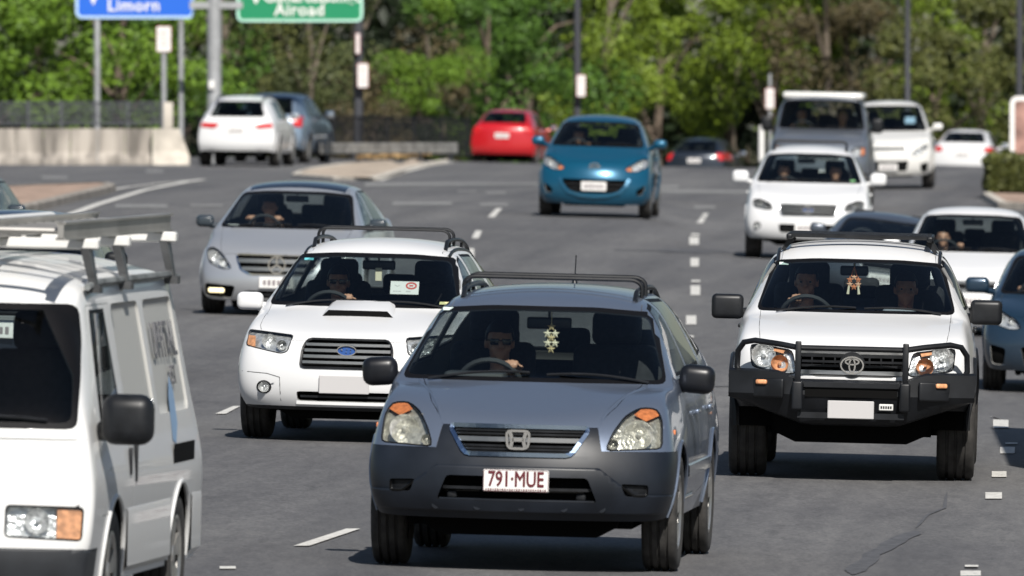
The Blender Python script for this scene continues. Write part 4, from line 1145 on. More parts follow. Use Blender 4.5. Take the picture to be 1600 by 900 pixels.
# ------------------------------------------------------------------ white ute with black bull bar
def white_ute():
    root = empty('utility_truck'); W = .86; pm = paint('ute_white_paint', (.68, .685, .69), 0, .35, .6, dirt=.08)
    bk = vary(mat('bull_bar_black', (.006, .007, .009), .45, spec=.35), 5, .35, rough_amt=.1)
    sh = auto_body(L=5.1, W=W, fo=.93, wb=3.085, sill=.46, fz=(.50, .60, .72, .93), fw=(.77, .82, .835, .79), fy=(.12, .08, .06, .09), bow=.20,
                   tw=.50, tz=(.945, .955, .96), y1=.52, zfen=1.03, wfen=.79, zb1=(1.03, 1.04, 1.045), tw1=.60, zsh=1.10, zax=(1.10, 1.10, 1.105), twa=.64,
                   yc=1.33, zc=1.14, wsb=.715, cbow=.12, yh=2.12, zh=1.50, wst=.595, hbow=.08, zroof=1.655, wr=.60, yr=3.35, zr=1.63, wrr=.59,
                   belt=.80, zbelt=1.13, zbelt_r=1.15, yt=4.95, zt=1.06, wt=.74, notch=(3.62, 1.13, .70), rz=(.5, .62, .8, 1.06))
    glaze(sh, root, soften([(-.705, 1.15), (.705, 1.15), (.60, 1.495), (.3, 1.515), (-.3, 1.515), (-.60, 1.495)], .05, 3), .02, 'windscreen', ws_cond(1.0, 2.4))
    glaze(sh, root, soften([(-.58, 1.22), (.58, 1.22), (.5, 1.52), (-.5, 1.52)], .06, 3), .02, 'rear_window', lambda c, n: 3.2 < c.y < 3.9 and n.y > .15)
    headlamp(sh, root, soften([(-.715, .935), (-.60, .925), (-.42, .90), (-.385, .745), (-.44, .735), (-.70, .78)], .03), depth=.05, lens=M_lens,
             bowls=[(-.62, .86, .085), (-.505, .805, .062, 1)], amber=[(-.555, .925), (-.47, .905), (-.48, .875), (-.55, .89)], backs=M_amber_pale)
    ff = lambda c, n: c.y < 1.0 and n.y < -.02
    g = grille(sh, root, [(-.365, .905), (.365, .905), (.36, .74), (-.36, .74)], [(.895, .36, M_satin, .010), (.872, .355, M_black, .012), (.83, .35, M_black, .008), (.80, .35, M_black, .008), (.755, .355, M_satin, .014)], .06, ys=.0)
    for x in (-.28, -.2, -.12, .12, .2, .28):
        m = MB(); m.box((x, sh.fy(x, .83) + .012, .83), (.012, .02, .08)); m.build('grille_rib', M_black, g)
    m = MB(); m.lathe([(.092, .02), (.09, -.012), (0, -.014)], 28, 'y', (0, sh.fy(0, .81) - .004, .81)); m.build('badge_backing', M_black, g)
    emblem(sh, g, 'ovals', 0, .808, .155, .115, off=.022)
    bonnet(sh, root, [(-.66, .0), (.66, .0), (.665, .6), (.70, 1.26), (-.70, 1.26), (-.665, .6)], pm, .93)
    wipers(sh, root, [((-.56, 1.16), (0.0, 1.17)), ((.06, 1.16), (.60, 1.19))])
    sheet_part(sh, root, 'bumper_underside', [(-1, .3), (1, .3), (1, .705), (-1, .705)], [M_black, M_void], low(.60), gap=0)
    # bull bar: heavy bumper with winglets, uprights and hoops
    bar = empty('bull_bar', parent=root)
    m = MB()
    def by(x): return -.05 + .30 * max(0.0, abs(x) - .30) ** 1.35
    n = 21; xs = [-.855 + 1.71 * k / (n - 1) for k in range(n)]
    prof = lambda x: [(.02, .735 - .0 * abs(x)), (-.02, .72), (-.03, .60), (.0, .52 + .10 * max(0, abs(x) - .35)), (.06, .40 + .32 * max(0, abs(x) - .32)), (.16, .385 + .34 * max(0, abs(x) - .32)), (.30, .70)]
    def ztop(x): return .0 if abs(x) < .44 else min(.035, (abs(x) - .44) * .4)
    vs = []
    for x in xs:
        for (dy, z) in prof(x): vs.append((x, by(x) + dy, z - (.03 if abs(x) < .36 and z > .7 else 0) + ztop(x) * (z > .7)))
    k = 7; fs = [(i * k + j, i * k + j + 1, (i + 1) * k + j + 1, (i + 1) * k + j) for i in range(n - 1) for j in range(k - 1)]
    m.add(vs, fs, 0, True); m.add(vs[:k], [tuple(range(k))]); m.add(vs[-k:], [tuple(range(k))[::-1]])
    m.build('bumper_beam', bk, bar, angle=25)
    m = MB(); m.box((0, by(0) - .024, .618), (.64, .02, .06)); m.build('beam_slot', M_void, bar)
    m = MB(); m.box((0, by(0) - .035, .672), (.66, .03, .034)); m.build('top_rail', bk, bar)
    m = MB(); m.box((0, by(0) - .028, .46), (.74, .03, .04)); m.build('step_plate', bk, bar)
    for sg in (-1, 1):
        x = sg * .373
        m = MB(); m.rbox((x, by(x) - .07, .595), (.075, .08, .20), .015); m.rbox((x, by(x) - .055, .82), (.042, .06, .30), .008, n=2); m.build('upright', bk, bar)
        m = MB(); yb = by(.373) - .04
        m.tube([(x, yb, .925), (sg * .50, by(.5) - .02, .945), (sg * .68, by(.68) + .02, .965), (sg * .755, by(.755) + .03, .95), (sg * .795, by(.8) + .05, .89), (sg * .80, by(.8) + .06, .78), (sg * .765, by(.78) + .04, .71)], .021, 10)
        m.build('headlight_hoop', bk, bar)
        # indicator and fog unit in the winglet
        m = MB(); cx = sg * .575; yy = by(cx) - .035
        rot = Matrix.Rotation(sg * R(24), 3, 'Z')
        m.rbox((cx, yy + .004, .640), (.235, .03, .135), .03, rot=rot); u = m.build('bar_lamp_unit', M_black, bar)
        m = MB(); m.rbox((cx + sg * .05, yy + .003, .680), (.085, .03, .034), .012, rot=rot); m.build('indicator', M_amber_pale, u)
        m = MB(); m.lathe([(.040, .0), (.038, -.014), (.03, -.006), (0, -.002)], 18, 'y', (cx - sg * .05, yy - .022 + .02 * (1 if True else 0), .622)); m.build('fog_lamp', M_refl, u)
    m = MB(); m.tube([(-.373, by(.373) - .04, .925), (.373, by(.373) - .04, .925)], .02, 10); m.build('top_tube', bk, bar)
    number_plate(bar, 0.0, by(0) - .055, .502, .322, .125, m=M_plate_grey)
    m = MB(); m.rbox((.245, by(.245) - .045, .525), (.098, .008, .045), .004, n=1); o = m.build('maker_badge', M_white, bar)
    m = MB()
    for q in range(5): m.box((.212 + .0165 * q, by(.245) - .050, .525), (.011, .003, .018))
    m.build('badge_print', M_black, o)
    for sg in (-1, 1): door_mirror(root, sg, (sg * .915, 1.68, 1.165), (.225, .13, .175), M_black, (sg * .77, 1.72, 1.13), r=.035)
    # flat black tray rack on the cab roof
    zz = 1.662; rk = empty('roof_rack', parent=root)
    for sg in (-1, 1):
        m = MB(); m.rbox((sg * .50, 2.85, zz), (.045, 1.3, .04), .012)
        for y in (2.3, 3.3): m.add([(sg * a, y + b, zz + c) for (a, c) in ((.50, .0), (.56, -.10)) for b in (-.03, .03)] + [(sg * a, y + b, zz + c) for (a, c) in ((.47, -.03), (.53, -.10)) for b in (-.03, .03)], [(0, 1, 3, 2), (4, 6, 7, 5), (0, 4, 5, 1), (2, 3, 7, 6), (0, 2, 6, 4), (1, 5, 7, 3)])
        m.build('rack_side', M_black, rk)
    for k in range(7):
        m = MB(); m.rbox((0, 2.24 + .2 * k, zz + .01), (1.02, .05, .03), .008, n=1); m.build('rack_slat', M_black, rk)
    for sg in (-1, 1):
        m = MB(); m.tube([(sg * .572, y, sh.tz(sg * .572, y) + .002) for y in [2.05 + .14 * k for k in range(10)]], .014, 6); m.build('roof_moulding', M_black, root)
        m = MB(); m.tube([(sg * .60, 2.0, 1.46), (sg * .66, 1.86, 1.36), (sg * .69, 1.72, 1.24)], .013, 8); m.build('grab_handle', M_liner, root)
    interior(root, 1.20, 1.135, .76, 3.5, zseat=.64, wheel_c=(-.36, 1.91, 1.075), wheel_r=.19, yseat=2.32, hz=-.04, rear_seats=True)
    rear_mirror(root, -.03, 2.08, 1.43, .2)
    m = MB(); m.rbox((-.53, sh.fy(-.53, 1.475) + .006, 1.472), (.065, .003, .032), .001, n=1, rot=Matrix.Rotation(R(-58), 3, 'X')); m.build('windscreen_sticker', mat('sticker_pale', (.6, .72, .68), .6), root)
    m = MB(); m.rbox((.0, 1.36, 1.155), (.18, .09, .012), .004, n=1); m.build('dash_paper', M_white, root)
    m = MB(); m.rbox((.30, 1.62, 1.15), (.24, .2, .06), .03); m.build('dash_airbag_cover', mat('grey_vinyl', (.22, .24, .27), .6), root)
    finish(sh, root, pm, .93, 3.085, .382, W, .265, arch=.45, doors=[[(1.36, .55), (2.35, .55), (2.35, 1.14), (2.3, 1.60), (2.05, 1.55), (1.36, 1.14)], [(2.36, .55), (3.2, .6), (3.28, 1.14), (3.22, 1.6), (2.32, 1.6), (2.36, 1.14)]],
           wins=[[(1.60, 1.18), (2.30, 1.18), (2.26, 1.52), (2.14, 1.50)], [(2.4, 1.18), (3.2, 1.18), (3.14, 1.53), (2.37, 1.54)]], L=5.05, z0=.26, z1=.5, inset=.0, handles=1.02, handle_m=M_black, flare=M_black)
    tag(root, 'white ute with black bull bar and flat black roof rack', 'ute', TOWARDS)
    return root

# ------------------------------------------------------------------ silver hatch with three-pointed badge
def silver_hatch():
    root = empty('hatchback'); W = .89; pm = paint('silver_paint', (.56, .58, .61), .65, .34, .7, dirt=.08)
    sh = auto_body(L=4.36, W=W, fo=.86, wb=2.70, sill=.22, fz=(.16, .25, .40, .62), fw=(.80, .865, .875, .80), fy=(.10, .03, .0, .08), bow=.26,
                   tw=.50, tz=(.655, .67, .675), y1=.52, zfen=.77, wfen=.81, zb1=(.78, .785, .785), tw1=.60, zsh=.86, zax=(.875, .88, .88), twa=.66,
                   yc=1.05, zc=.915, wsb=.755, cbow=.17, yh=1.95, zh=1.31, wst=.60, hbow=.10, zroof=1.44, wr=.60, yr=3.7, zr=1.40, wrr=.56,
                   belt=.82, zbelt=.92, zbelt_r=1.0, yt=4.15, zt=.98)
    glaze(sh, root, soften([(-.735, .93), (.735, .93), (.595, 1.30), (.3, 1.325), (-.3, 1.325), (-.595, 1.30)], .05, 3), .025, 'windscreen', ws_cond(.7, 2.3))
    glaze(sh, root, soften([(-.58, 1.04), (.58, 1.04), (.48, 1.33), (-.48, 1.33)], .06, 3), .02, 'rear_window', rw_cond(3.4))
    headlamp(sh, root, soften([(-.805, .70), (-.73, .725), (-.62, .66), (-.485, .495), (-.60, .49), (-.76, .55)], .05), depth=.05, lens=M_lens, bowls=[(-.70, .62, .06), (-.60, .56, .045)])
    g = grille(sh, root, [(-.46, .655), (.46, .655), (.40, .50), (.30, .445), (-.30, .445), (-.40, .50)], [(.59, .43, M_satin, .022), (.505, .38, M_satin, .020)], .06, (M_chrome, .009), ys=.0)
    emblem(sh, g, 'star', 0, .55, .175, .175, off=.025)
    for sg in (-1, 1):
        it = grille(sh, root, [(sg * .80, .335), (sg * .45, .315), (sg * .50, .18), (sg * .80, .20)], (), .05, name='corner_intake')
        m = MB(); yy = sh.fy(sg * .67, .255); m.rbox((sg * .665, yy + .0, .262), (.19, .03, .05), .02, rot=Matrix.Rotation(sg * R(22), 3, 'Z'))
        m.build('daytime_lamp', mat('daytime_lamp_lit', (.9, .8, .55), .3, emit=(1, .86, .5), estr=1.1), it)
    grille(sh, root, [(-.34, .27), (.34, .27), (.42, .19), (-.42, .19)], [(.23, .36, M_black, .01)], .05, name='lower_intake')
    number_plate(root, 0, sh.fy(0, .36) - .012, .36, .372, .12, smear=True)
    sheet_part(sh, root, 'roof_glass', [(-.52, 1.90), (.52, 1.90), (.52, 3.3), (-.52, 3.3)], [mat('roof_glass', (.01, .014, .022), .12, coat=.3), M_liner], lambda c, n: n.z > .5 and c.z > 1.2, axis='z', gap=0)
    bonnet(sh, root, [(-.60, .0), (.60, .0), (.66, .5), (.70, .98), (-.70, .98), (-.66, .5)], pm, .66)
    wipers(sh, root, [((-.60, .90), (0.05, .88)), ((.12, .88), (.62, .92))])
    for sg in (-1, 1): door_mirror(root, sg, (sg * .94, 1.36, .985), (.19, .12, .13), mat('mirror_dark', (.03, .04, .05), .25, coat=.5), (sg * .80, 1.38, .93), r=.045)
    interior(root, .95, .915, .80, 3.9, zseat=.44, wheel_c=(-.33, 1.71, .89), yseat=2.08, hz=-.03)
    rear_mirror(root, 0, 1.86, 1.24)
    m = MB(); m.rbox((-.60, 1.10, .945), (.12, .05, .03), .01); m.build('dash_card', M_white, root)
    finish(sh, root, pm, .86, 2.70, .315, W, .215, doors=[[(1.2, .32), (2.3, .32), (2.3, .95), (2.22, 1.40), (1.9, 1.35), (1.2, .95)], [(2.31, .32), (3.15, .36), (3.35, .7), (3.3, .98), (3.2, 1.39), (2.24, 1.40), (2.31, .95)]],
           wins=[[(1.42, .96), (2.24, .97), (2.2, 1.33), (2.02, 1.29)], [(2.35, .98), (3.25, 1.0), (3.1, 1.33), (2.32, 1.34)]], L=4.32, z0=.14, z1=.3, handles=.80)
    tag(root, 'silver hatchback with a large three-pointed badge behind the white wagon', 'car', TOWARDS)
    return root

# ------------------------------------------------------------------ small blue hatch
def blue_hatch():
    root = empty('hatchback'); W = .8475; pm = paint('bright_blue_paint', (.003, .085, .160), .35, .28, .9, dirt=.03)
    sh = auto_body(L=3.9, W=W, fo=.78, wb=2.49, sill=.22, fz=(.20, .30, .50, .74), fw=(.74, .81, .825, .77), fy=(.10, .03, .0, .10), bow=.26,
                   tw=.48, tz=(.79, .815, .82), y1=.48, zfen=.92, wfen=.77, zb1=(.90, .895, .89), tw1=.56, zsh=1.0, zax=(1.0, 1.0, 1.0), twa=.62,
                   yc=.98, zc=1.04, wsb=.72, cbow=.16, yh=1.70, zh=1.41, wst=.56, hbow=.09, zroof=1.52, wr=.56, yr=3.2, zr=1.48, wrr=.53,
                   belt=.77, zbelt=1.02, zbelt_r=1.08, yt=3.7, zt=1.05, level=2)
    glaze(sh, root, soften([(-.695, 1.05), (.695, 1.05), (.56, 1.395), (.3, 1.42), (-.3, 1.42), (-.56, 1.395)], .06, 3), .022, 'windscreen', ws_cond(.7, 2.0))
    glaze(sh, root, soften([(-.55, 1.12), (.55, 1.12), (.46, 1.40), (-.46, 1.40)], .06, 3), .02, 'rear_window', rw_cond(3.0))
    headlamp(sh, root, soften([(-.79, .875), (-.70, .895), (-.44, .735), (-.50, .69), (-.60, .69), (-.77, .765)], .04), depth=.045, bowls=[(-.66, .795, .05), (-.55, .735, .035)], amber=[(-.53, .76), (-.455, .725), (-.50, .70), (-.55, .71)])
    g = grille(sh, root, [(-.50, .565), (.50, .565), (.43, .44), (.30, .365), (-.30, .365), (-.43, .44)], [(.50, .44, M_black, .01), (.43, .38, M_black, .01)], .06, ys=.0, rd=.05)
    m = MB(); surf_bar(m, [(-.52, .58), (-.47, .48), (-.38, .38), (-.2, .325), (0, .31), (.2, .325), (.38, .38), (.47, .48), (.52, .58)], sh.fy, .022, .018, 0); m.build('grille_lip', pm, g)
    number_plate(root, 0, sh.fy(0, .46) - .02, .465, .372, .134, smear=True)
    emblem(sh, root, 'wings', 0, .745, .15, .12, off=.01)
    for sg in (-1, 1): grille(sh, root, [(sg * .76, .50), (sg * .63, .43), (sg * .62, .34), (sg * .72, .36)], (), .04, name='corner_intake')
    bonnet(sh, root, [(-.55, .0), (.55, .0), (.62, .5), (.66, .90), (-.66, .90), (-.62, .5)], pm, .80)
    wipers(sh, root, [((-.55, .84), (0.05, .82)), ((.12, .82), (.60, .86))])
    for sg in (-1, 1): door_mirror(root, sg, (sg * .91, 1.22, 1.11), (.20, .13, .14), pm, (sg * .76, 1.26, 1.05), r=.06)
    interior(root, .88, 1.03, .75, 3.5, zseat=.50, wheel_c=(-.33, 1.46, .98), yseat=1.8, hz=-.05)
    rear_mirror(root, .0, 1.62, 1.33)
    finish(sh, root, pm, .78, 2.49, .305, W, .185, doors=[[(1.08, .32), (2.1, .32), (2.1, 1.04), (2.02, 1.47), (1.7, 1.43), (1.08, 1.04)], [(2.11, .32), (2.85, .36), (3.0, .7), (2.98, 1.06), (2.9, 1.46), (2.04, 1.47), (2.11, 1.04)]],
           wins=[[(1.28, 1.06), (2.05, 1.07), (2.0, 1.41), (1.8, 1.38)], [(2.15, 1.08), (2.9, 1.1), (2.78, 1.40), (2.12, 1.42)]], L=3.88, z0=.17, z1=.32, handles=.88)
    tag(root, 'small bright blue hatchback alone in the middle of the road', 'car', TOWARDS)
    return root

# ------------------------------------------------------------------ white soft-roader
def white_softroader():
    root = empty('compact_suv'); W = .905; pm = WHITE
    sh = auto_body(L=4.42, W=W, fo=.90, wb=2.56, sill=.30, fz=(.27, .37, .56, .79), fw=(.81, .88, .89, .83), fy=(.10, .02, .0, .08), bow=.24,
                   tw=.52, tz=(.825, .84, .845), y1=.52, zfen=.95, wfen=.83, zb1=(.95, .945, .94), tw1=.62, zsh=1.03, zax=(1.03, 1.03, 1.03), twa=.68,
                   yc=1.15, zc=1.075, wsb=.775, cbow=.15, yh=1.95, zh=1.48, wst=.605, hbow=.09, zroof=1.625, wr=.61, yr=3.9, zr=1.58, wrr=.58,
                   belt=.84, zbelt=1.07, zbelt_r=1.12, yt=4.25, zt=1.12, level=2)
    glaze(sh, root, soften([(-.755, 1.09), (.755, 1.09), (.605, 1.475), (.3, 1.5), (-.3, 1.5), (-.605, 1.475)], .05, 3), .025, 'windscreen', ws_cond(.8, 2.3))
    glaze(sh, root, soften([(-.6, 1.18), (.6, 1.18), (.52, 1.48), (-.52, 1.48)], .06, 3), .02, 'rear_window', rw_cond(3.5))
    headlamp(sh, root, soften([(-.79, .845), (-.70, .855), (-.53, .79), (-.505, .70), (-.60, .70), (-.78, .735)], .04), depth=.045, bowls=[(-.68, .785, .05), (-.58, .745, .04)], housing=mat('smoked_reflector', (.38, .38, .37), .3, .7))
    g = grille(sh, root, [(-.40, .785), (.40, .785), (.42, .72), (.38, .63), (-.38, .63), (-.42, .72)], [(.735, .40, M_satin, .010), (.685, .39, M_satin, .010)], .05, (M_satin, .010), ys=.0)
    emblem(sh, g, 'ovals', 0, .715, .15, .11, off=.02, m2=mat('badge_blue', (.03, .09, .30), .3))
    grille(sh, root, [(-.42, .505), (.42, .505), (.40, .385), (-.40, .385)], [(.445, .38, M_black, .01)], .06, name='lower_intake')
    number_plate(root, 0, sh.fy(0, .45) - .02, .455, .372, .115, smear=True)
    for sg in (-1, 1):
        q = [(sg * .72 + .05 * math.cos(2 * PI * k / 14), .475 + .05 * math.sin(2 * PI * k / 14)) for k in range(14)]
        headlamp(sh, root, q, mirror=False, depth=.03, name='fog_lamp', bowls=[(sg * .72, .475, .04)])
    sheet_part(sh, root, 'bumper_underside', [(-1, .1), (1, .1), (1, .30), (-1, .30)], [M_black, M_void], low(.75))
    bonnet(sh, root, [(-.62, .0), (.62, .0), (.70, .5), (.73, 1.06), (-.73, 1.06), (-.70, .5)], pm, .83)
    wipers(sh, root, [((-.6, 1.0), (0.0, .98)), ((.08, .98), (.64, 1.03))])
    for sg in (-1, 1): door_mirror(root, sg, (sg * .985, 1.46, 1.15), (.235, .13, .185), pm, (sg * .81, 1.5, 1.08), r=.06)
    roof_rails(sh, root, .52, 2.1, 3.85, .045, M_black, .02); roof_bars(sh, root, .52, (2.5, 3.4), .065, M_black, .014)
    interior(root, 1.05, 1.07, .80, 4.0, zseat=.55, wheel_c=(-.34, 1.66, 1.0), yseat=2.05, hz=-.03)
    rear_mirror(root, -.05, 1.88, 1.39)
    m = MB(); m.rbox((.62, sh.fy(.62, 1.12) + .006, 1.13), (.07, .003, .04), .001, n=1, rot=Matrix.Rotation(R(-58), 3, 'X')); m.build('windscreen_sticker', mat('sticker_green', (.2, .45, .2), .6), root)
    finish(sh, root, pm, .90, 2.56, .345, W, .225, doors=[[(1.22, .40), (2.3, .40), (2.3, 1.1), (2.22, 1.57), (1.95, 1.52), (1.22, 1.1)], [(2.31, .40), (3.15, .45), (3.32, .8), (3.3, 1.12), (3.2, 1.57), (2.24, 1.57), (2.31, 1.1)]],
           wins=[[(1.45, 1.12), (2.25, 1.12), (2.2, 1.50), (2.02, 1.46)], [(2.35, 1.13), (3.22, 1.14), (3.12, 1.50), (2.32, 1.51)]], L=4.38, z0=.20, z1=.38, handles=.92)
    tag(root, 'white compact off-roader with roof rails and two people in the middle distance', 'car', TOWARDS)
    return root
# ------------------------------------------------------------------ white cab-over van
def white_van():
    root = empty('delivery_van'); W = .845; pm = paint('van_white_paint', (.67, .675, .67), 0, .42, .5, dirt=.10)
    st = []
    def S(y, w, z, bow=0): st.append(dict(y=y, w=w, z=z, bow=bow))
    S(.20, [.80, .838, .845, .80, .765], [.30, .55, .80, 1.03, 1.07, 1.075, 1.08], .14)
    S(.32, [.80, .838, .845, .79, .735], [.28, .55, .80, 1.08, 1.26, 1.275, 1.28], .12)
    S(.50, [.81, .838, .845, .795, .69], [.28, .55, .80, 1.08, 1.55, 1.57, 1.575], .11)
    S(.63, [.81, .838, .845, .80, .665], [.28, .55, .80, 1.08, 1.70, 1.735, 1.74], .10)
    S(.85, [.81, .838, .845, .80, .665], [.28, .55, .80, 1.08, 1.75, 1.82, 1.83], .05)
    S(1.5, [.81, .838, .845, .80, .67], [.28, .55, .80, 1.08, 1.77, 1.865, 1.88])
    S(3.6, [.81, .838, .845, .80, .67], [.28, .55, .80, 1.08, 1.77, 1.86, 1.875])
    S(4.10, [.81, .838, .845, .79, .66], [.28, .55, .80, 1.08, 1.74, 1.82, 1.83])
    S(4.22, [.80, .83, .838, .77, .64], [.30, .55, .80, 1.08, 1.62, 1.66, 1.67], -.04)
    front = dict(z=(.30, .42, .62, .93), w=(.77, .83, .838, .80), y=(.03, .0, .03, .06), bow=.12, tw=.56, tz=(.96, .965, .97))
    rear = dict(z=(.34, .5, .8, 1.1), w=(.80, .83, .838, .77), y=(4.26, 4.30, 4.30, 4.29), bow=.06, tw=.60, tz=(1.11, 1.115, 1.12))
    sh = Shell(st, front, rear, 3, [('L', 3, .35, 0, 10), ('L', 4, .55, 4, 9), ('L', 2, .2, 0, 10)])
    glaze(sh, root, soften([(-.745, 1.05), (.745, 1.05), (.725, 1.30), (.665, 1.655), (-.665, 1.655), (-.725, 1.30)], .05, 3), .03, 'windscreen', lambda c, n: c.y < 1.0 and n.y < -.08)
    glaze(sh, root, soften([(-.60, 1.08), (.60, 1.08), (.56, 1.62), (-.56, 1.62)], .06, 3), .03, 'rear_window', rw_cond(3.9))
    headlamp(sh, root, soften([(-.79, .67), (-.42, .675), (-.42, .525), (-.785, .51)], .02), depth=.05, lens=M_lens, bowls=[(-.57, .60, .062)],
             amber=[(-.785, .66), (-.665, .665), (-.665, .52), (-.78, .515)], backs=M_amber_pale)
    sheet_part(sh, root, 'front_bumper', [(-1, .2), (1, .2), (1, .465), (-1, .465)], [vary(mat('van_bumper', (.022, .025, .030), .6), 4, .3), M_void], low(.40), out=-.02)
    g = grille(sh, root, [(-.38, .67), (.38, .67), (.38, .55), (-.38, .55)], [(.63, .37, M_black, .012), (.59, .37, M_black, .012)], .03)
    shut_line(root, sh.fy, along([(-.79, 1.0), (-.3, 1.0), (.3, 1.0), (.79, 1.0)]), 'nose_seam', .002)
    wipers_van = MB(); wipers_van.tube([(x, sh.fy(x, 1.09) - .015, 1.09 + .02 * math.sin(x * 5)) for x in [-.6 + .12 * k for k in range(11)]], .009, 6); wipers_van.build('wiper', M_black, root)
    for sg in (-1, 1):
        door_mirror(root, sg, (sg * .965, .40, 1.10), (.26, .16, .25), M_black, (sg * .80, .52, 1.02), r=.07)
        m = MB(); m.rbox((sg * .85, .50, 1.04), (.10, .12, .10), .03); m.build('mirror_foot', M_black, root)
        m = MB(); m.tube([(sg * .69, y, 1.735 + (.02 if 1 < y < 3.9 else 0)) for y in [.80 + .37 * k for k in range(10)]], .018, 6); m.build('roof_gutter', vary(mat('gutter_grey', (.16, .17, .17), .6), 5, .4), root)
        for (y0, y1, z0, z1) in ((1.56, 2.60, 1.06, 1.64), (2.72, 3.90, 1.06, 1.64)):          # blanked windows, pressed in
            cd = (lambda c, n, sg=sg: c.x * sg > .3 and n.x * sg > .2)
            rid = sh.cut('side_panel', soften([(y0, z0), (y1, z0), (y1 - .03, z1), (y0 + .02, z1)], .07, 3), 'x', cd, into={0}); sh.push(rid, (-sg * .014, 0, 0), shrink=.01)
            o = sh.part(rid, 'side_panel', [mat('panel_grey_white', (.42, .42, .40), .5), M_trim], root, gap=.0); sh.delete(rid)
            if y0 > 2 and sg > 0:
                tl = math.atan2(sh.sx(1, 3.3, 1.22) - sh.sx(1, 3.3, 1.52), .30)
                eu = (Matrix.Rotation(-tl, 3, 'Y') @ Matrix.Rotation(PI / 2, 3, 'Z') @ Matrix.Rotation(PI / 2, 3, 'X')).to_euler(); fp = mat('faded_print', (.13, .13, .14), .7)
                lettering('sign_writing', 'UPFITAL', .27, fp, o, (sh.sx(1, 3.3, 1.42) + .004, 3.30, 1.42), eu, depth=.002, sx=.9)
                lettering('sign_writing', 'EST', .14, fp, o, (sh.sx(1, 3.42, 1.24) + .004, 3.44, 1.24), eu, depth=.002)
        m = MB(); q = []                                                                      # slot vent and faded blue print
        for y in (3.05, 3.45, 3.86): q += [(sh.sx(sg, y, .84) + sg * .004, y, .80), (sh.sx(sg, y, .84) + sg * .004, y, .90)]
        m.add(q, [(0, 2, 3, 1), (2, 4, 5, 3)]); m.build('slot_vent', M_void, root)
        if sg > 0:
            m = MB(); pl = [(3.08, .92), (3.2, .90), (3.34, 1.0), (3.36, 1.16), (3.28, 1.25), (3.14, 1.14)]
            m.add([(sh.sx(sg, y, z) + .003, y, z) for y, z in pl], [tuple(range(6))]); m.build('blue_print', mat('faded_blue', (.22, .34, .50), .7), root)
        m = MB(); vs = []; fs = []                                                             # lower body step
        for k in range(14):
            y = .55 + 3.6 * k / 13
            if abs(y - .95) < .38: y = .95 + math.copysign(.40, y - .95)
            if abs(y - 3.35) < .38: y = 3.35 + math.copysign(.40, y - 3.35)
            x = sh.sx(sg, y, .60); vs += [(x, y, .635), (x + sg * .007, y, .61), (x + sg * .007, y, .34), (x - sg * .02, y, .31)]
        for k in range(13):
            if vs[4 * k][1] < .7 and vs[4 * k + 4][1] > 1.2 or (vs[4 * k][1] < 3.0 and vs[4 * k + 4][1] > 3.7): continue
            for j in range(3): fs.append((4 * k + j, 4 * k + j + 1, 4 * k + 5 + j, 4 * k + 4 + j))
        m.add(vs, fs, 0, True); m.build('lower_side_step', pm, root)
        for (y, z, dy, dz) in ((1.44, .86, .03, .14), (1.64, .86, .035, .22)):
            x = sh.sx(sg, y, z); m = MB(); m.rbox((x + sg * .006, y, z), (.02, dy, dz), .008, n=2); m.build('door_handle', M_black, root)
    # roof rack: three hoops standing on the gutters
    rk = empty('roof_rack', parent=root); gal = vary(mat('galvanised_steel', (.085, .088, .092), .5, .5), 7, .3)
    for y in (.98, 2.1, 3.85):
        m = MB(); m.rbox((0, y, 1.945), (1.44, .09, .055), .01, n=1); m.build('rack_crossbar', M_white, rk)
        for sg in (-1, 1):
            m = MB(); m.add([(sg * (.70 - .22 * max(0, z - 1.73)) + a, y + b, z) for (z, hw, hx) in ((1.73, .04, .018), (1.78, .04, .02), (1.925, .08, .02)) for (a, b) in ((-hx, -hw), (hx, -hw), (hx, hw), (-hx, hw))],
                            [(4 * r + j, 4 * r + (j + 1) % 4, 4 * r + 4 + (j + 1) % 4, 4 * r + 4 + j) for r in (0, 1) for j in range(4)] + [(3, 2, 1, 0), (8, 9, 10, 11)])
            m.box((sg * .70, y, 1.725), (.07, .12, .04)); m.build('rack_leg', gal, rk)
    interior(root, .34, 1.06, .74, 4.0, zseat=.72, wheel_c=(-.36, .74, 1.04), rear_seats=False, yseat=1.15, hz=.0)
    finish(sh, root, pm, .95, 2.40, .325, W, .195, arch=.37, doors=[[(.48, .62), (1.52, .62), (1.52, 1.68), (.78, 1.68), (.48, 1.10)]], wins=[[(.62, 1.08), (1.36, 1.08), (1.34, 1.62), (.86, 1.62)]], L=4.25, z0=.2, z1=.34, handles=False, lip=True)
    tag(root, 'white cab-over van with a roof rack, cut off by the picture edge', 'van', TOWARDS)
    return root

def ladder():
    root = empty('ladder'); al = vary(mat('dull_aluminium', (.36, .35, .33), .45, .6), 1.2, .2)
    for x in (-.19, .19):
        m = MB(); m.box((x, 0, 0), (.03, 3.9, .085)); m.box((x, 0, .039), (.05, 3.9, .012)); m.box((x, 0, -.039), (.05, 3.9, .012)); m.build('rail', al, root)
    for k in range(13):
        m = MB(); m.tube([(-.19, -1.9 + .315 * k, 0), (.19, -1.9 + .315 * k, 0)], .016, 8); m.build('rung', al, root)
    tag(root, 'grey aluminium ladder lying along the van roof rack', 'ladder')
    return root

def pvc_pipe(ln, r=.055):
    m = MB(); m.lathe([(r - .006, -ln / 2), (r, -ln / 2), (r, ln / 2), (r - .006, ln / 2), (r - .006, -ln / 2)], 18, 'y')
    return m.build('plastic_pipe', M_white)

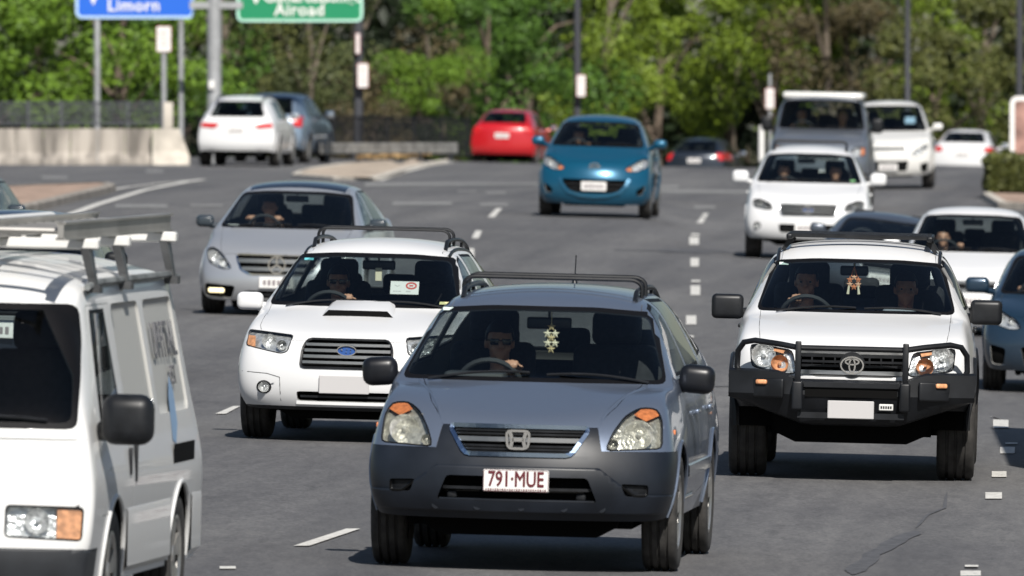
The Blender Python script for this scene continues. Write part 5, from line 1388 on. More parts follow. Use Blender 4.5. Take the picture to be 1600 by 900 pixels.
# ------------------------------------------------------------------ plainer cars further back
def plain_car(name, pm, label, group, W=.87, H=1.46, L=4.4, fo=.88, wb=2.6, zc=.94, zb=.70, yc=1.1, yh=1.9, yr=3.5, wst=.57, wsb=.72, zbelt=.93, notch=None, yt=None, zt=1.0, sill=.24,
              r=.31, tw=.2, lampz=(.56, .72), lampx=(.46, .78), grl=None, low_in=None, plate_z=.40, badge=None, mirror=None, mdim=(.20, .12, .14), rear=None, plate_rear=.78, level=2, rails=False,
              seats=True, amber=False, lamp_poly=None, glass=None, zlip=.22, scale_top=0.0, fog=None, bumper=None, people=True, rimm=None, rw_poly=None, hz=0.0):
    root = empty(name); yt = yt or L - .22; zh = H - .11
    fz = (zlip, zlip + .10, (zlip + zb) / 2 + .05, zb - .04)
    sh = auto_body(L=L, W=W, fo=fo, wb=wb, sill=sill, fz=fz, fw=(W - .10, W - .035, W - .02, W - .07), fy=(.09, .02, .0, .08), bow=.23, tw=.50, tz=(zb, zb + .015, zb + .02),
                   y1=.50, zfen=zb + (zc - zb) * .45 + .02, wfen=W - .07, zb1=(zb + (zc - zb) * .45,) * 3, tw1=.58, zsh=zb + (zc - zb) * .85, zax=(zb + (zc - zb) * .82,) * 3, twa=.64,
                   yc=yc, zc=zc, wsb=wsb + .02, cbow=.14, yh=yh, zh=zh, wst=wst + .02, hbow=.08, zroof=H, wr=wst + .02, yr=yr, zr=H - .04, wrr=wst, belt=W - .07, zbelt=zbelt, zbelt_r=zbelt + .05,
                   yt=yt, zt=zt, wt=.62, notch=notch, level=level, rz=(zlip + .08, zlip + .2, .68, min(zt - .03, 1.0)), rw=(W - .10, W - .03, W - .02, W - .08))
    zw = zc + .015; zt2 = zh - .005
    glaze(sh, root, soften([(-wsb, zw), (wsb, zw), (wst, zt2), (.3, zt2 + .02), (-.3, zt2 + .02), (-wst, zt2)], .05, 2), .024, 'windscreen', ws_cond(yc - .4, yh + .35), glass=glass)
    rwp = rw_poly or [(-.60, zt + .06), (.60, zt + .06), (.49, zh + .0), (-.49, zh + .0)]
    glaze(sh, root, soften(rwp, .06, 2), .02, 'rear_window', (rw_cond(yr - .25) if not notch else (lambda c, n: yr - .2 < c.y < notch[0] + .2 and n.y > .12)), glass=glass)
    (x0, x1), (z0, z1) = lampx, lampz
    lp = lamp_poly or [(-x1, z1), (-(x0 + x1) / 2, z1 + .01), (-x0, (z0 + z1) / 2), (-x0, z0), (-x1, z0 + .03)]
    cx, cz = sum(p[0] for p in lp) / len(lp), sum(p[1] for p in lp) / len(lp)
    headlamp(sh, root, soften(lp, .04), depth=.045, bowls=[(cx - .04, cz + .01, .05), (cx + .07, cz - .01, .035)], amber=[(-x1 + .01, z1 - .02), (-x1 + .07, z1 - .02), (-x1 + .07, z0 + .04), (-x1 + .01, z0 + .05)] if amber else None)
    if grl:
        (a, gz0, gz1, n_) = grl
        g = grille(sh, root, [(-a, gz1), (a, gz1), (a * .92, gz0), (-a * .92, gz0)], [(gz0 + (gz1 - gz0) * (k + .5) / n_, a * .95, M_black if k % 2 else M_satin, .009) for k in range(n_)], .05, (M_satin, .008), ys=.005)
        if badge: emblem(sh, g, badge, 0, (gz0 + gz1) / 2, .15, .11)
    if low_in:
        (a, gz0, gz1) = low_in; grille(sh, root, [(-a, gz1), (a, gz1), (a * .9, gz0), (-a * .9, gz0)], [((gz0 + gz1) / 2, a * .9, M_black, .01)], .05, name='lower_intake')
    if fog:
        for sg in (-1, 1): grille(sh, root, [(sg * (fog[0] + .09), fog[1] + .12), (sg * (fog[0] - .07), fog[1] + .08), (sg * (fog[0] - .05), fog[1] - .09), (sg * (fog[0] + .07), fog[1] - .08)], (), .05, name='fog_recess')
    if plate_z: number_plate(root, 0, sh.fy(0, plate_z) - .015, plate_z, smear=True)
    if rear:
        for sg in (-1, 1):
            for (poly, mm) in rear:
                pl = [(sg * p[0], p[1]) for p in poly]
                sheet_part(sh, root, 'tail_lamp', soften(pl, .03), [mm, M_void], lambda c, n: c.y > L * .6 and n.y > -.1, thick=.006, gap=.001, out=.006)
        number_plate(root, 0, sh.ry(0, plate_rear) + .012, plate_rear, rear=True, smear=True)
    if bumper: sheet_part(sh, root, 'bumper_underside', [(-1, .05), (1, .05), (1, bumper), (-1, bumper)], [M_black, M_void], None or (lambda c, n: c.y < .7 or c.y > L - .6))
    bonnet(sh, root, [(-W + .27, .0), (W - .27, .0), (W - .20, .5), (W - .18, yc - .1), (-W + .18, yc - .1), (-W + .20, .5)], pm, zb)
    if plate_z: wipers(sh, root, [((-.55, yc - .13), (0.0, yc - .15)), ((.08, yc - .15), (.60, yc - .11))])
    mc = mirror or pm
    for sg in (-1, 1): door_mirror(root, sg, (sg * (W + .07), yc + .32, zc + .09), mdim, mc, (sg * (W - .10), yc + .36, zc + .02), r=.05)
    if rails: roof_rails(sh, root, wst - .07, yh + .15, yr, .05, M_black, .018)
    interior(root, yc - .1, zc, W - .09, L - .35, zseat=zc - .44, wheel_c=(-.34, yc + .52, zc - .02), yseat=yc + .9, hz=-.05 + hz)
    rear_mirror(root, 0, yh - .08, zh - .08)
    z = zbelt; zz = zh - .03
    finish(sh, root, pm, fo, wb, r, W, tw, doors=[[(yc + .06, sill + .1), (2.3, sill + .1), (2.3, z), (2.22, zz + .09), (yh, zz + .05), (yc + .06, z)], [(2.31, sill + .1), (fo + wb - .35, sill + .13), (fo + wb - .14, z - .25), (fo + wb - .16, z + .02), (fo + wb - .3, zz + .08), (2.24, zz + .09), (2.31, z)]],
           wins=[[(yc + .28, z + .02), (2.25, z + .03), (2.2, zz), (yh + .08, zz - .03)], [(2.35, z + .03), (fo + wb - .22, z + .05), (fo + wb - .4, zz), (2.32, zz + .01)]],
           L=L - .05, z0=zlip - .04, z1=zlip + .13, handles=z - .14, wheel_n=24, glass=glass, rimmat=rimm)
    tag(root, label, 'car', group)
    return root

# ------------------------------------------------------------------ unseen box lorry, added out of view to cast a shadow on the road
def shade_lorry():
    root = empty('shade_lorry'); pm = paint('lorry_white_paint', (.60, .6, .6), 0, .4, .5)
    m = MB(); m.rbox((0, .95, 1.75), (2.2, 1.75, 2.2), .16, n=4); m.build('cab', pm, root)
    m = MB(); m.rbox((0, .07, 2.2), (1.95, .05, .95), .06); m.build('windscreen', M_rub, root)
    m = MB(); m.rbox((0, .06, 1.25), (1.5, .06, .35), .03); m.build('grille', M_black, root)
    m = MB(); m.rbox((0, .02, .68), (2.3, .3, .38), .08); m.build('front_bumper', M_black, root)
    for sg in (-1, 1):
        m = MB(); m.rbox((sg * .85, .0, 1.0), (.36, .06, .2), .04); m.build('headlight', M_refl, root)
        m = MB(); m.rbox((sg * 1.105, .85, 2.15), (.02, .8, .7), .05); m.build('side_window', M_rub, root)
        door_mirror(root, sg, (sg * 1.22, .15, 2.1), (.14, .12, .42), M_black, (sg * 1.05, .2, 1.95), r=.04)
    m = MB(); m.rbox((0, 7.0, 2.35), (2.35, 9.8, 2.7), .04, n=2); m.build('cargo_box', pm, root)
    m = MB(); m.box((0, 6.5, .82), (.9, 11, .22)); m.build('chassis', M_void, root)
    for y in (1.25, 9.0, 10.2):
        for sg in (-1, 1): wheel(root, sg * 1.0, y, .48, .28, sg, .28, 8, n=28)
    tag(root, 'unseen white box lorry added beside the ute to shade the road', 'lorry', TOWARDS)
    return root
# ------------------------------------------------------------------ ground and road
def asphalt():
    m = mat('asphalt', (.085, .085, .088), .78)
    nt = m.node_tree; b = nt.nodes['Principled BSDF']; L = nt.links
    tc = nt.nodes.new('ShaderNodeTexCoord')
    def nz(scale, detail, rough=.5, vec=None):
        n = nt.nodes.new('ShaderNodeTexNoise'); n.inputs['Scale'].default_value = scale; n.inputs['Detail'].default_value = detail; n.inputs['Roughness'].default_value = rough
        L.new(vec or tc.outputs['Object'], n.inputs['Vector']); return n.outputs['Fac']
    def ramp(fac, p0, c0, p1, c1):
        r = nt.nodes.new('ShaderNodeValToRGB'); e = r.color_ramp.elements; e[0].position = p0; e[1].position = p1; e[0].color = (*c0, 1); e[1].color = (*c1, 1); L.new(fac, r.inputs[0]); return r.outputs[0]
    def mul(a, c, f=1.0):
        x = nt.nodes.new('ShaderNodeMixRGB'); x.blend_type = 'MULTIPLY'; x.inputs[0].default_value = f; L.new(a, x.inputs[1]); L.new(c, x.inputs[2]); return x.outputs[0]
    mr_ = nt.nodes.new('ShaderNodeMapping'); mr_.inputs['Rotation'].default_value = (0, 0, R(3.2)); L.new(tc.outputs['Object'], mr_.inputs[0])
    mp = nt.nodes.new('ShaderNodeMapping'); mp.inputs['Scale'].default_value = (1, .03, 1); L.new(mr_.outputs[0], mp.inputs[0])
    mp2 = nt.nodes.new('ShaderNodeMapping'); mp2.inputs['Scale'].default_value = (1, .16, 1); mp2.inputs['Rotation'].default_value = (0, 0, R(-3)); L.new(tc.outputs['Object'], mp2.inputs[0])
    base = ramp(nz(1.0, 5, .62, mp.outputs[0]), .34, (.090, .090, .094), .66, (.142, .141, .142))
    patch = ramp(nz(.16, 3), .40, (.91, .91, .92), .62, (1.06, 1.06, 1.05))
    grain = ramp(nz(38, 3, .75), .34, (.60, .60, .62), .66, (1.42, 1.41, 1.38))
    coarse = ramp(nz(9, 4, .7, mp2.outputs[0]), .35, (.86, .86, .87), .66, (1.12, 1.12, 1.11))
    mp3 = nt.nodes.new('ShaderNodeMapping'); mp3.inputs['Scale'].default_value = (1, .12, 1); L.new(mr_.outputs[0], mp3.inputs[0])
    drip = ramp(nz(2.6, 6, .7, mp3.outputs[0]), .27, (.70, .70, .71), .40, (1, 1, 1))
    c = mul(mul(mul(mul(base, patch), grain), coarse), drip)
    L.new(c, b.inputs['Base Color'])
    bp = nt.nodes.new('ShaderNodeBump'); bp.inputs['Strength'].default_value = .35; bp.inputs['Distance'].default_value = .012
    L.new(nz(60, 3, .7), bp.inputs['Height']); L.new(bp.outputs[0], b.inputs['Normal'])
    b.inputs['Specular IOR Level'].default_value = .3
    return m

def sheet(name, xs, ys, fn, m, kind='structure', parent=None):
    n = len(xs); vs = [(x, y, fn(x, y)) for y in ys for x in xs]
    fs = [(j * n + i, j * n + i + 1, (j + 1) * n + i + 1, (j + 1) * n + i) for j in range(len(ys) - 1) for i in range(n - 1)]
    me = bpy.data.meshes.new(name); me.from_pydata(vs, [], fs); me.polygons.foreach_set('use_smooth', [True] * len(fs))
    o = link_mesh(name, me, m, parent)
    if kind: o['kind'] = kind
    return o

def terr(x, y):
    """country beside the road: rises a little to both sides and carries on flat behind the trees"""
    z = ground_z(x, max(30, min(y, 470))) - .06 - .7 * (1 - smooth(13.0, 15.5, abs(x)))
    return z + 0.7 * smooth(14, 26, abs(x)) * smooth(250, 330, y)

M_grass = vary(mat('dry_verge', (.085, .080, .035), .95), .9, .45, detail=6)
xs = [-900, -400, -200, -100, -60, -40] + [-30 + 2 * k for k in range(31)] + [40, 60, 100, 200, 400, 900]
ys = [-300, -100, -20, 20] + [30 + 6 * k for k in range(76)] + [520, 600, 800, 1200, 2000, 3500]
sheet('ground', xs, ys, terr, M_grass)
M_asph = asphalt()
road = sheet('road', [-15.2 + .4 * k for k in range(77)], [20 + 2 * k for k in range(226)], ground_z, M_asph)

M_line = vary(mat('road_paint', (.50, .49, .46), .7), 22, .32, lo=(.28, .56), detail=7)
M_line_old = vary(mat('worn_road_paint', (.20, .20, .195), .75), 10, .35, lo=(.35, .62))
M_tar = vary(mat('tar_seal', (.074, .075, .081), .8), 14, .3)

def road_quad(name, pts, m, lift=.008, step=.4):
    """thin painted patch lying on the road; pts are pixels of its corners (near left, near right, far right, far left)"""
    a, b, c, d = [P(*p) for p in pts]
    n = max(1, int((d - a).length / step)); k = max(1, int((b - a).length / step)); vs = []
    for i in range(n + 1):
        l = a.lerp(d, i / n); r = b.lerp(c, i / n)
        for j in range(k + 1):
            q = l.lerp(r, j / k); vs.append((q.x, q.y, ground_z(q.x, q.y) + lift))
    fs = [(i * (k + 1) + j, i * (k + 1) + j + 1, (i + 1) * (k + 1) + j + 1, (i + 1) * (k + 1) + j) for i in range(n) for j in range(k)]
    me = bpy.data.meshes.new(name); me.from_pydata(vs, [], fs)
    return link_mesh(name, me, m, road)

def rect(x0, x1, y0, y1): return [(x0, y1), (x1, y1), (x1, y0), (x0, y0)]
for q in ([(458, 855), (483, 855), (563, 828), (541, 828)], [(336, 648), (353, 648), (375, 636), (364, 636)], rect(343, 368, 887, 891),
          [(762, 340), (773, 340), (785, 326), (776, 326)], [(737, 373), (748, 373), (753, 361), (743, 361)], rect(728, 741, 389, 403), 
          [(1088, 349), (1098, 349), (1107, 334), (1099, 334)], rect(1077, 1092, 371, 383), rect(1079, 1092, 404, 417), rect(1079, 1094, 447, 462), rect(1072, 1088, 494, 508), rect(1072, 1082, 537, 550),
          rect(1540, 1566, 771, 781), rect(1550, 1573, 738, 747), rect(1563, 1586, 700, 710), rect(1552, 1576, 657, 670), rect(1501, 1533, 894, 902)):
    road_quad('lane_dash', q, M_line)
for q in (rect(1080, 1093, 366, 369), rect(1080, 1094, 439, 442), rect(1069, 1084, 526, 529), rect(1508, 1529, 886, 889), rect(1548, 1568, 651, 653), rect(1571, 1590, 694, 696)):
    road_quad('reflector_stud', q, M_line, .012)
for q in (rect(613, 706, 316, 321), rect(750, 794, 318, 322), rect(180, 262, 320, 325), rect(298, 348, 320, 323), rect(1085, 1118, 322, 326), rect(715, 745, 298, 300), rect(760, 790, 300, 303),
          [(570, 292), (1060, 294), (1060, 290), (570, 286)], [(1030, 300), (1180, 302), (1180, 298), (1030, 296)], rect(65, 105, 276, 280), rect(228, 255, 266, 270)):
    road_quad('worn_line', q, M_line_old)
# long white edge lines
def edge_line(name, pts, w, m):
    vs = []; fs = []
    qs = [P(*p) for p in along(pts, 12)]
    for i, q in enumerate(qs):
        t = (qs[min(i + 1, len(qs) - 1)] - qs[max(i - 1, 0)]); t.z = 0; t.normalize(); nn = Vector((-t.y, t.x, 0))
        for s_ in (-1, 1):
            p = q + nn * w / 2 * s_; vs.append((p.x, p.y, ground_z(p.x, p.y) + .012))
    fs = [(2 * i, 2 * i + 1, 2 * i + 3, 2 * i + 2) for i in range(len(qs) - 1)]
    me = bpy.data.meshes.new(name); me.from_pydata(vs, [], fs); return link_mesh(name, me, m, road)
edge_line('edge_line', [(62, 356), (100, 340), (150, 321), (225, 298), (290, 285), (318, 281)], .16, M_line)
edge_line('edge_line', [(140, 303), (200, 293), (262, 286), (300, 283)], .14, M_line)
edge_line('edge_line', [(592, 283), (622, 272), (668, 260), (722, 251), (790, 246), (850, 243.5)], .15, M_line)
# tar joints and a repaired crack
def crack(pts, w, m=M_tar, name='tar_crack'):
    rg = random.Random(len(pts) * 7 + int(pts[0][0])); qs = [P(*p) for p in along(pts, 8)]; vs = []
    for i, q in enumerate(qs):
        t = (qs[min(i + 1, len(qs) - 1)] - qs[max(i - 1, 0)]); t.z = 0; t.normalize(); nn = Vector((-t.y, t.x, 0))
        ww = w * (.8 + .4 * rg.random()) * (1 if 0 < i < len(qs) - 1 else .2); off = nn * w * (rg.random() - .5) * .25
        for s_ in (-1, 1):
            p = q + nn * ww / 2 * s_ + off; vs.append((p.x, p.y, ground_z(p.x, p.y) + .005))
    me = bpy.data.meshes.new(name); me.from_pydata(vs, [], [(2 * i, 2 * i + 1, 2 * i + 3, 2 * i + 2) for i in range(len(qs) - 1)])
    return link_mesh(name, me, m, road)
crack([(1330, 899), (1365, 868), (1400, 848), (1432, 831)], .11)
crack([(1432, 826), (1450, 805), (1476, 795), (1480, 770)], .025)
crack([(1040, 604), (1140, 604.5), (1200, 606)], .14); crack([(960, 391), (1140, 393.5)], .35)

# ------------------------------------------------------------------ islands, barrier, fence
M_conc = vary(mat('old_concrete', (.27, .245, .215), .9), 3.0, .5, detail=6, bump=.3, bscale=9, stretch=(1, 1, .12))
M_conc_new = vary(mat('pale_concrete', (.50, .46, .40), .88), 2.5, .2, detail=5, bump=.2, bscale=14)
M_paver = vary(mat('clay_paving', (.33, .235, .18), .9), 3.2, .35, detail=6, bump=.3, bscale=24)
M_median = vary(mat('median_concrete', (.40, .33, .26), .9), 1.1, .3, detail=6)

def island(name, pts, h, label, top, kerb, kw=.16):
    """kerbed traffic island; pts are pixels of its outline on the road"""
    root = empty(name, P(*pts[0])); o = Vector(root.location)
    q = [P(*p) for p in pts]
    vs = []; n = len(q); c = sum(q, Vector()) / n
    ins = []
    for i, p in enumerate(q):
        t = (q[(i + 1) % n] - q[i - 1]); t.z = 0; t.normalize(); nn = Vector((-t.y, t.x, 0))
        if nn.dot(c - p) < 0: nn = -nn
        ins.append(p + nn * kw)
    m = MB(); z = lambda p, d: Vector((p.x, p.y, ground_z(p.x, p.y) + d)) - o
    for i in range(n):
        j = (i + 1) % n
        a = [z(q[i], -.05), z(q[j], -.05), z(q[j], h - .02), z(q[i], h - .02), z(q[i].lerp(ins[i], .2), h), z(q[j].lerp(ins[j], .2), h), z(ins[i], h), z(ins[j], h)]
        kb = MB(); kb.add(a, [(0, 1, 2, 3), (3, 2, 5, 4), (4, 5, 7, 6)]); kb.build('kerb', kerb, root)
    half = n // 2; vs = []; K = 8; fs = []                    # paving laid in strips from the near edge to the far edge
    rows = []
    for i in range(half):
        for u in range(4 if i < half - 1 else 1):
            a = ins[i].lerp(ins[min(i + 1, half - 1)], u / 4); b = ins[n - 1 - i].lerp(ins[n - 1 - min(i + 1, half - 1)], u / 4); rows.append((a, b))
    for (a, b) in rows: vs += [z(a.lerp(b, k / K), h - .012) for k in range(K + 1)]
    for i in range(len(rows) - 1):
        for k in range(K): fs.append((i * (K + 1) + k, i * (K + 1) + k + 1, (i + 1) * (K + 1) + k + 1, (i + 1) * (K + 1) + k))
    m.add(vs, fs); m.build('paving', top, root)
    tag(root, label, 'traffic island')
    return root
island('traffic_island', [(-120, 352), (-60, 346), (30, 336), (75, 326), (122, 314), (165, 304), (181, 299), (170, 296), (120, 297), (60, 299), (-20, 303), (-120, 306)], .13, 'clay-paved kerbed traffic island behind the van', M_paver, M_conc)
island('traffic_island', [(455, 276), (520, 281), (585, 283), (640, 266), (700, 254), (745, 248), (815, 244.5), (800, 243), (735, 244.5), (660, 248), (600, 253), (540, 260), (495, 267), (460, 273)], .07, 'long pale median island beyond the silver hatchback', M_median, M_conc_new)
hedge_isl = island('traffic_island', [(1537, 312), (1560, 326), (1640, 330), (1720, 326), (1720, 290), (1620, 288), (1545, 296), (1536, 304)], .14, 'brick-edged island under the clipped hedge at the edge of the road', M_paver, M_conc_new)

def at_ground(px, d):
    x = (px - 800) * d / FPX; return Vector((x, d, ground_z(x, d)))

# concrete barrier with a steel fence on top
wall = empty('concrete_barrier', at_ground(100, 297)); wo = Vector(wall.location)
tag(wall, 'weathered concrete road barrier in front of the trees', 'wall')
def pr(px, d, h): q = at_ground(px, d); q.z += h; return q
xs_w = [-60 + 42.5 * k for k in range(8)]
for a, b in zip(xs_w, xs_w[1:]):
    m = MB(); vs = []
    for px in (a + .5, b - .5):
        for (dy, h) in ((-.32, -.05), (-.30, .10), (-.12, .30), (-.06, .84), (.14, .84), (.14, -.05)): vs.append(pr(px, 297 + dy, h) - wo)
    m.add(vs, [(i, i + 1, i + 7, i + 6) for i in range(5)] + [(0, 5, 4, 3, 2, 1), (6, 7, 8, 9, 10, 11)]); m.build('barrier_block', M_conc, wall)
m = MB(); vs = []
for (px, top, toe) in ((238, .84, -.30), (280, .84, -.5), (296, .22, -.6)):
    for (dy, h) in ((toe, -.05), (-.08, .32 if top > .5 else .2), (-.06, top), (.14, top), (.14, -.05)): vs.append(pr(px, 296.6 + dy, h) - wo)
m.add(vs, [(r * 5 + i, r * 5 + i + 1, r * 5 + i + 6, r * 5 + i + 5) for r in (0, 1) for i in range(4)] + [(0, 4, 3, 2, 1), (10, 11, 12, 13, 14)]); m.build('barrier_end', M_conc_new, wall)
m = MB(); q = pr(263, 297, .84) - wo; m.rbox((q.x, q.y, q.z + .30), (.22, .22, .62), .02, n=1); m.build('end_post', M_conc_new, wall)

M_fence = vary(mat('fence_steel', (.075, .080, .090), .5, .3), 4, .3)
M_fence_d = mat('dark_fence_steel', (.008, .009, .012), .7, spec=.2)
def fence(label, pxs, ds, base, h, post_step, bar_step, m_, loc):
    root = empty('steel_fence', loc); o = Vector(loc)
    def fp(t, hh):
        px = pxs[0] + (pxs[1] - pxs[0]) * t; d = ds[0] + (ds[1] - ds[0]) * t; q = at_ground(px, d); q.z += base + hh; return q - o
    ln = (fp(1, 0) - fp(0, 0)).length
    for hh in (.06, h - .02):
        m = MB(); m.tube([fp(k / 12, hh) for k in range(13)], .025, 6); m.build('rail', m_, root)
    n = int(ln / post_step)
    for k in range(n + 1):
        m = MB(); q = fp(k / n, h / 2); m.box(q, (.06, .06, h + .04)); m.build('post', m_, root)
    n = int(ln / bar_step); m = MB()
    for k in range(n + 1): m.box(fp((k + .5) / (n + 1), h / 2), (.022, .018, h - .1))
    b = m.build('bars', m_, root); b['kind'] = 'stuff'
    tag(root, label, 'fence', 'roadside fences')
    return root
fence('grey steel railing on top of the concrete barrier', (-60, 252), (297.05, 297.05), .88, .58, .74, .045, M_fence, at_ground(100, 297))
for k in range(7):
    pass
fence('dark steel railing curving away behind the median', (270, 731), (303, 319), .10, .98, 1.5, .10, M_fence_d, at_ground(500, 328))
# low pale rail in front of the dark fence
gr = empty('guard_rail', at_ground(600, 322)); go = Vector(gr.location)
m = MB(); vs = []
for k in range(13):
    t = k / 12; q = at_ground(500 + 215 * t, 304 + 11 * t) - go
    for (dy, h) in ((0, .22), (-.05, .28), (0, .34), (-.05, .42), (0, .48)): vs.append(q + Vector((0, dy, h)))
m.add(vs, [(5 * i + j, 5 * i + j + 1, 5 * i + j + 6, 5 * i + j + 5) for i in range(12) for j in range(4)]); m.build('rail', vary(mat('rail_grey', (.30, .29, .27), .6, .3), 3, .3), gr)
for k in range(5):
    q = at_ground(512 + 48 * k, 304.9 + 2.45 * k) - go; m = MB(); m.box(q + Vector((0, .08, .2)), (.10, .08, .5)); m.build('post', M_fence, gr)
tag(gr, 'low grey guard rail in front of the dark fence', 'guard rail')

# ------------------------------------------------------------------ signs and posts
M_post = vary(mat('grey_post', (.36, .37, .38), .5, .3), 3, .15)
M_dpost = mat('dark_post', (.045, .047, .055), .55)
M_sign_w = vary(mat('sign_white', (.72, .71, .69), .5), 4, .06)
M_sign_b = mat('sign_blue', (.012, .12, .60), .45)
M_sign_g = mat('sign_green', (.006, .22, .095), .45)
M_sign_r = mat('sign_red', (.5, .05, .04), .5)
M_edge_b = mat('sign_blue_edge', (.42, .60, .85), .45); M_edge_g = mat('sign_green_edge', (.45, .75, .62), .45)

def post(root, px, d, w, y_top, m_, base=None, name='post'):
    q = at_ground(px, d); t = at(px, y_top, d); b = MB(); o = Vector(root.location)
    b.tube([q - o - Vector((0, 0, .1)), Vector((q.x, q.y, t.z)) - o], w / 2, 12); return b.build(name, m_, root)

def panel(root, px0, px1, py0, py1, d, m_, edge=None, ew=.05, r=.12, th=.04, name='panel'):
    o = Vector(root.location); a = at(px0, py1, d) - o; c = at(px1, py0, d) - o
    rr = min(r, .45 * abs(c.x - a.x), .45 * abs(c.z - a.z))
    b = MB(); b.prism(rpoly(a.x, c.x, a.z, c.z, rr, 4), 'y', a.y, a.y + th); p = b.build(name, edge or m_, root)
    if edge:
        b = MB(); b.prism(rpoly(a.x + ew, c.x - ew, a.z + ew, c.z - ew, max(.005, rr - ew), 4), 'y', a.y - .006, a.y); b.build('sign_face', m_, p)
    return p

D1 = 303
s = empty('direction_sign', at_ground(210, D1)); tag(s, 'blue direction sign on two grey posts above the barrier', 'sign')
post(s, 152, D1 + .1, .15, -60, M_post); post(s, 283, D1 + .1, .13, -60, M_post)
p = panel(s, 118, 304, -95, 29, D1, M_sign_b, M_edge_b, .07, .16)
o = Vector(s.location)
lettering('sign_text', 'Limorn', 24 * D1 / FPX * 1.1, M_sign_w, p, at(209, 9, D1) - o + Vector((0, -.012, 0)), depth=.004, bold=.008, spacing=1.08)
b = MB(); q = at(146, 3, D1) - o; b.prism([(q.x - .10, q.z + .55), (q.x + .10, q.z + .55), (q.x + .06, q.z + .05), (q.x, q.z - .08), (q.x - .06, q.z + .05)], 'y', q.y - .012, q.y - .007); b.build('sign_arrow', M_sign_w, p)
D2 = 301
s = empty('sign_gantry', at_ground(335, D2)); tag(s, 'thick grey gantry pole standing between the blue and green signs', 'gantry')
post(s, 335, D2, .345, -120, M_post, name='column'); o = Vector(s.location)
b = MB(); b.box(at(338, 8, D2) - o + Vector((0, -.05, 0)), (1.25, .16, .16)); b.build('cross_arm', M_post, s)
b = MB(); b.rbox(at(331, 133, D2) - o + Vector((0, -.2, 0)), (.14, .1, .2), .02); b.build('inspection_cover', M_sign_w, s)
s = empty('direction_sign', at_ground(470, D2)); tag(s, 'green direction sign hanging from the gantry arm', 'sign')
p = panel(s, 370, 567, -110, 34, D2 - .1, M_sign_g, M_edge_g, .06, .15); o = Vector(s.location)
lettering('sign_text', 'Airoad', 24 * D2 / FPX * 1.1, M_sign_w, p, at(468, 16, D2 - .1) - o + Vector((0, -.012, 0)), depth=.004, bold=.008, spacing=1.08)
lettering('sign_text', 'Gumarcessomgt', 24 * D2 / FPX * 1.1, M_sign_w, p, at(487, -5, D2 - .1) - o + Vector((0, -.012, 0)), depth=.004, bold=.008, spacing=1.0, sx=.86)
b = MB(); q = at(400, 3, D2 - .1) - o; b.prism([(q.x - .10, q.z + .55), (q.x + .10, q.z + .55), (q.x + .06, q.z + .05), (q.x, q.z - .06), (q.x - .06, q.z + .05)], 'y', q.y - .012, q.y - .007); b.build('sign_arrow', M_sign_w, p)

def small_sign(px, py0, py1, w, d, pw, y_top, m_, label, cat='sign', stand=True, name='parking_sign', group=None):
    s = empty(name, at_ground(px, d)); o = Vector(s.location)
    if stand: post(s, px, d + .08, pw, y_top, m_)
    p = panel(s, px - w / 2, px + w / 2, py0, py1, d, M_sign_w, M_sign_r, .010, .03, .02)
    sc = d / FPX
    b = MB(); zc = at(px, (py0 + py1) / 2, d) - o; h = (py1 - py0) * sc; ww = w * sc
    for k, (f, hh) in enumerate(((.26, .10), (.08, .06), (-.08, .05), (-.24, .07))): b.box((zc.x, zc.y - .012, zc.z + f * h), (ww * (.5 - .05 * (k % 2)), .004, h * hh))
    b.build('sign_print', mat('sign_print', (.60, .52, .49), .6), p)
    tag(s, label, cat, group); return s
small_sign(256, 41, 81, 23, D1 - 2, .13, 80, M_post, 'white parking sign on its own thin grey post above the barrier')

def lamp_post(px, d, w, label):
    s = empty('lamp_post', at_ground(px, d)); q = at_ground(px, d); b = MB()
    b.tube([(0, 0, -.1), (0, 0, .25), (0, 0, .3), (0, 0, 5.0), (0, 0, 9.0)], [w * .75, w * .72, w / 2, w * .45, w * .3], 12); b.build('pole', M_dpost, s)
    b = MB(); b.tube([(0, 0, 8.9), (0, -.5, 9.4), (0, -1.4, 9.6)], [.06, .05, .045], 8); b.build('arm', M_dpost, s)
    b = MB(); b.rbox((0, -1.7, 9.58), (.3, .7, .14), .05); b.build('lamp_head', M_post, s)
    tag(s, label, 'lamp post', 'roadside lamp posts'); return s
def post_sign(px, py0, py1, w, d, label):
    return small_sign(px, py0, py1, w, d, .05, py0, M_dpost, label, stand=False, name='post_sign', group='small white signs fixed to lamp posts')
lamp_post(560, 318, .25, 'dark lamp post beside the green sign')
post_sign(567, 99, 137, 17, 317.6, 'small white sign on the lamp post beside the green sign')
post_sign(559, 52, 84, 7, 317.7, 'narrow white plate above the small sign by the green sign')
lamp_post(902, 335, .20, 'dark lamp post behind the small blue hatchback')
post_sign(908, 117, 151, 14, 334.6, 'small white sign on the lamp post behind the blue hatchback')
lamp_post(1418, 345, .16, 'thin dark lamp post above the second white off-roader')
lamp_post(1593, 330, .20, 'dark lamp post at the edge above the hedge')
small_sign(1203, 138, 170, 14, 330, .08, 115, M_post, 'small white sign on a thin post beside the tall grey four-wheel drive')
s = empty('marker_post', at_ground(1190, 300)); b = MB(); q0 = at(1190, 196, 300) - Vector(s.location)
b.tube([(0, 0, -.05), (0, 0, q0.z - .03), (0, 0, q0.z)], [.07, .07, .03], 12); b.build('post', M_sign_w, s); tag(s, 'white roadside marker post left of the tall grey four-wheel drive', 'post')
b = MB(); b.tube([(0, 0, .2), (0, 0, .32)], .074, 12); b.build('band', M_dpost, s)
# pale pink street panel by the hedge
s = empty('information_panel', at_ground(1606, 268)); tag(s, 'pink and white rounded information panel behind the hedge', 'sign')
panel(s, 1578, 1636, 150, 290, 268, vary(mat('faded_pink_print', (.30, .17, .14), .7), 2.2, .5), M_sign_w, .10, .16, .12)
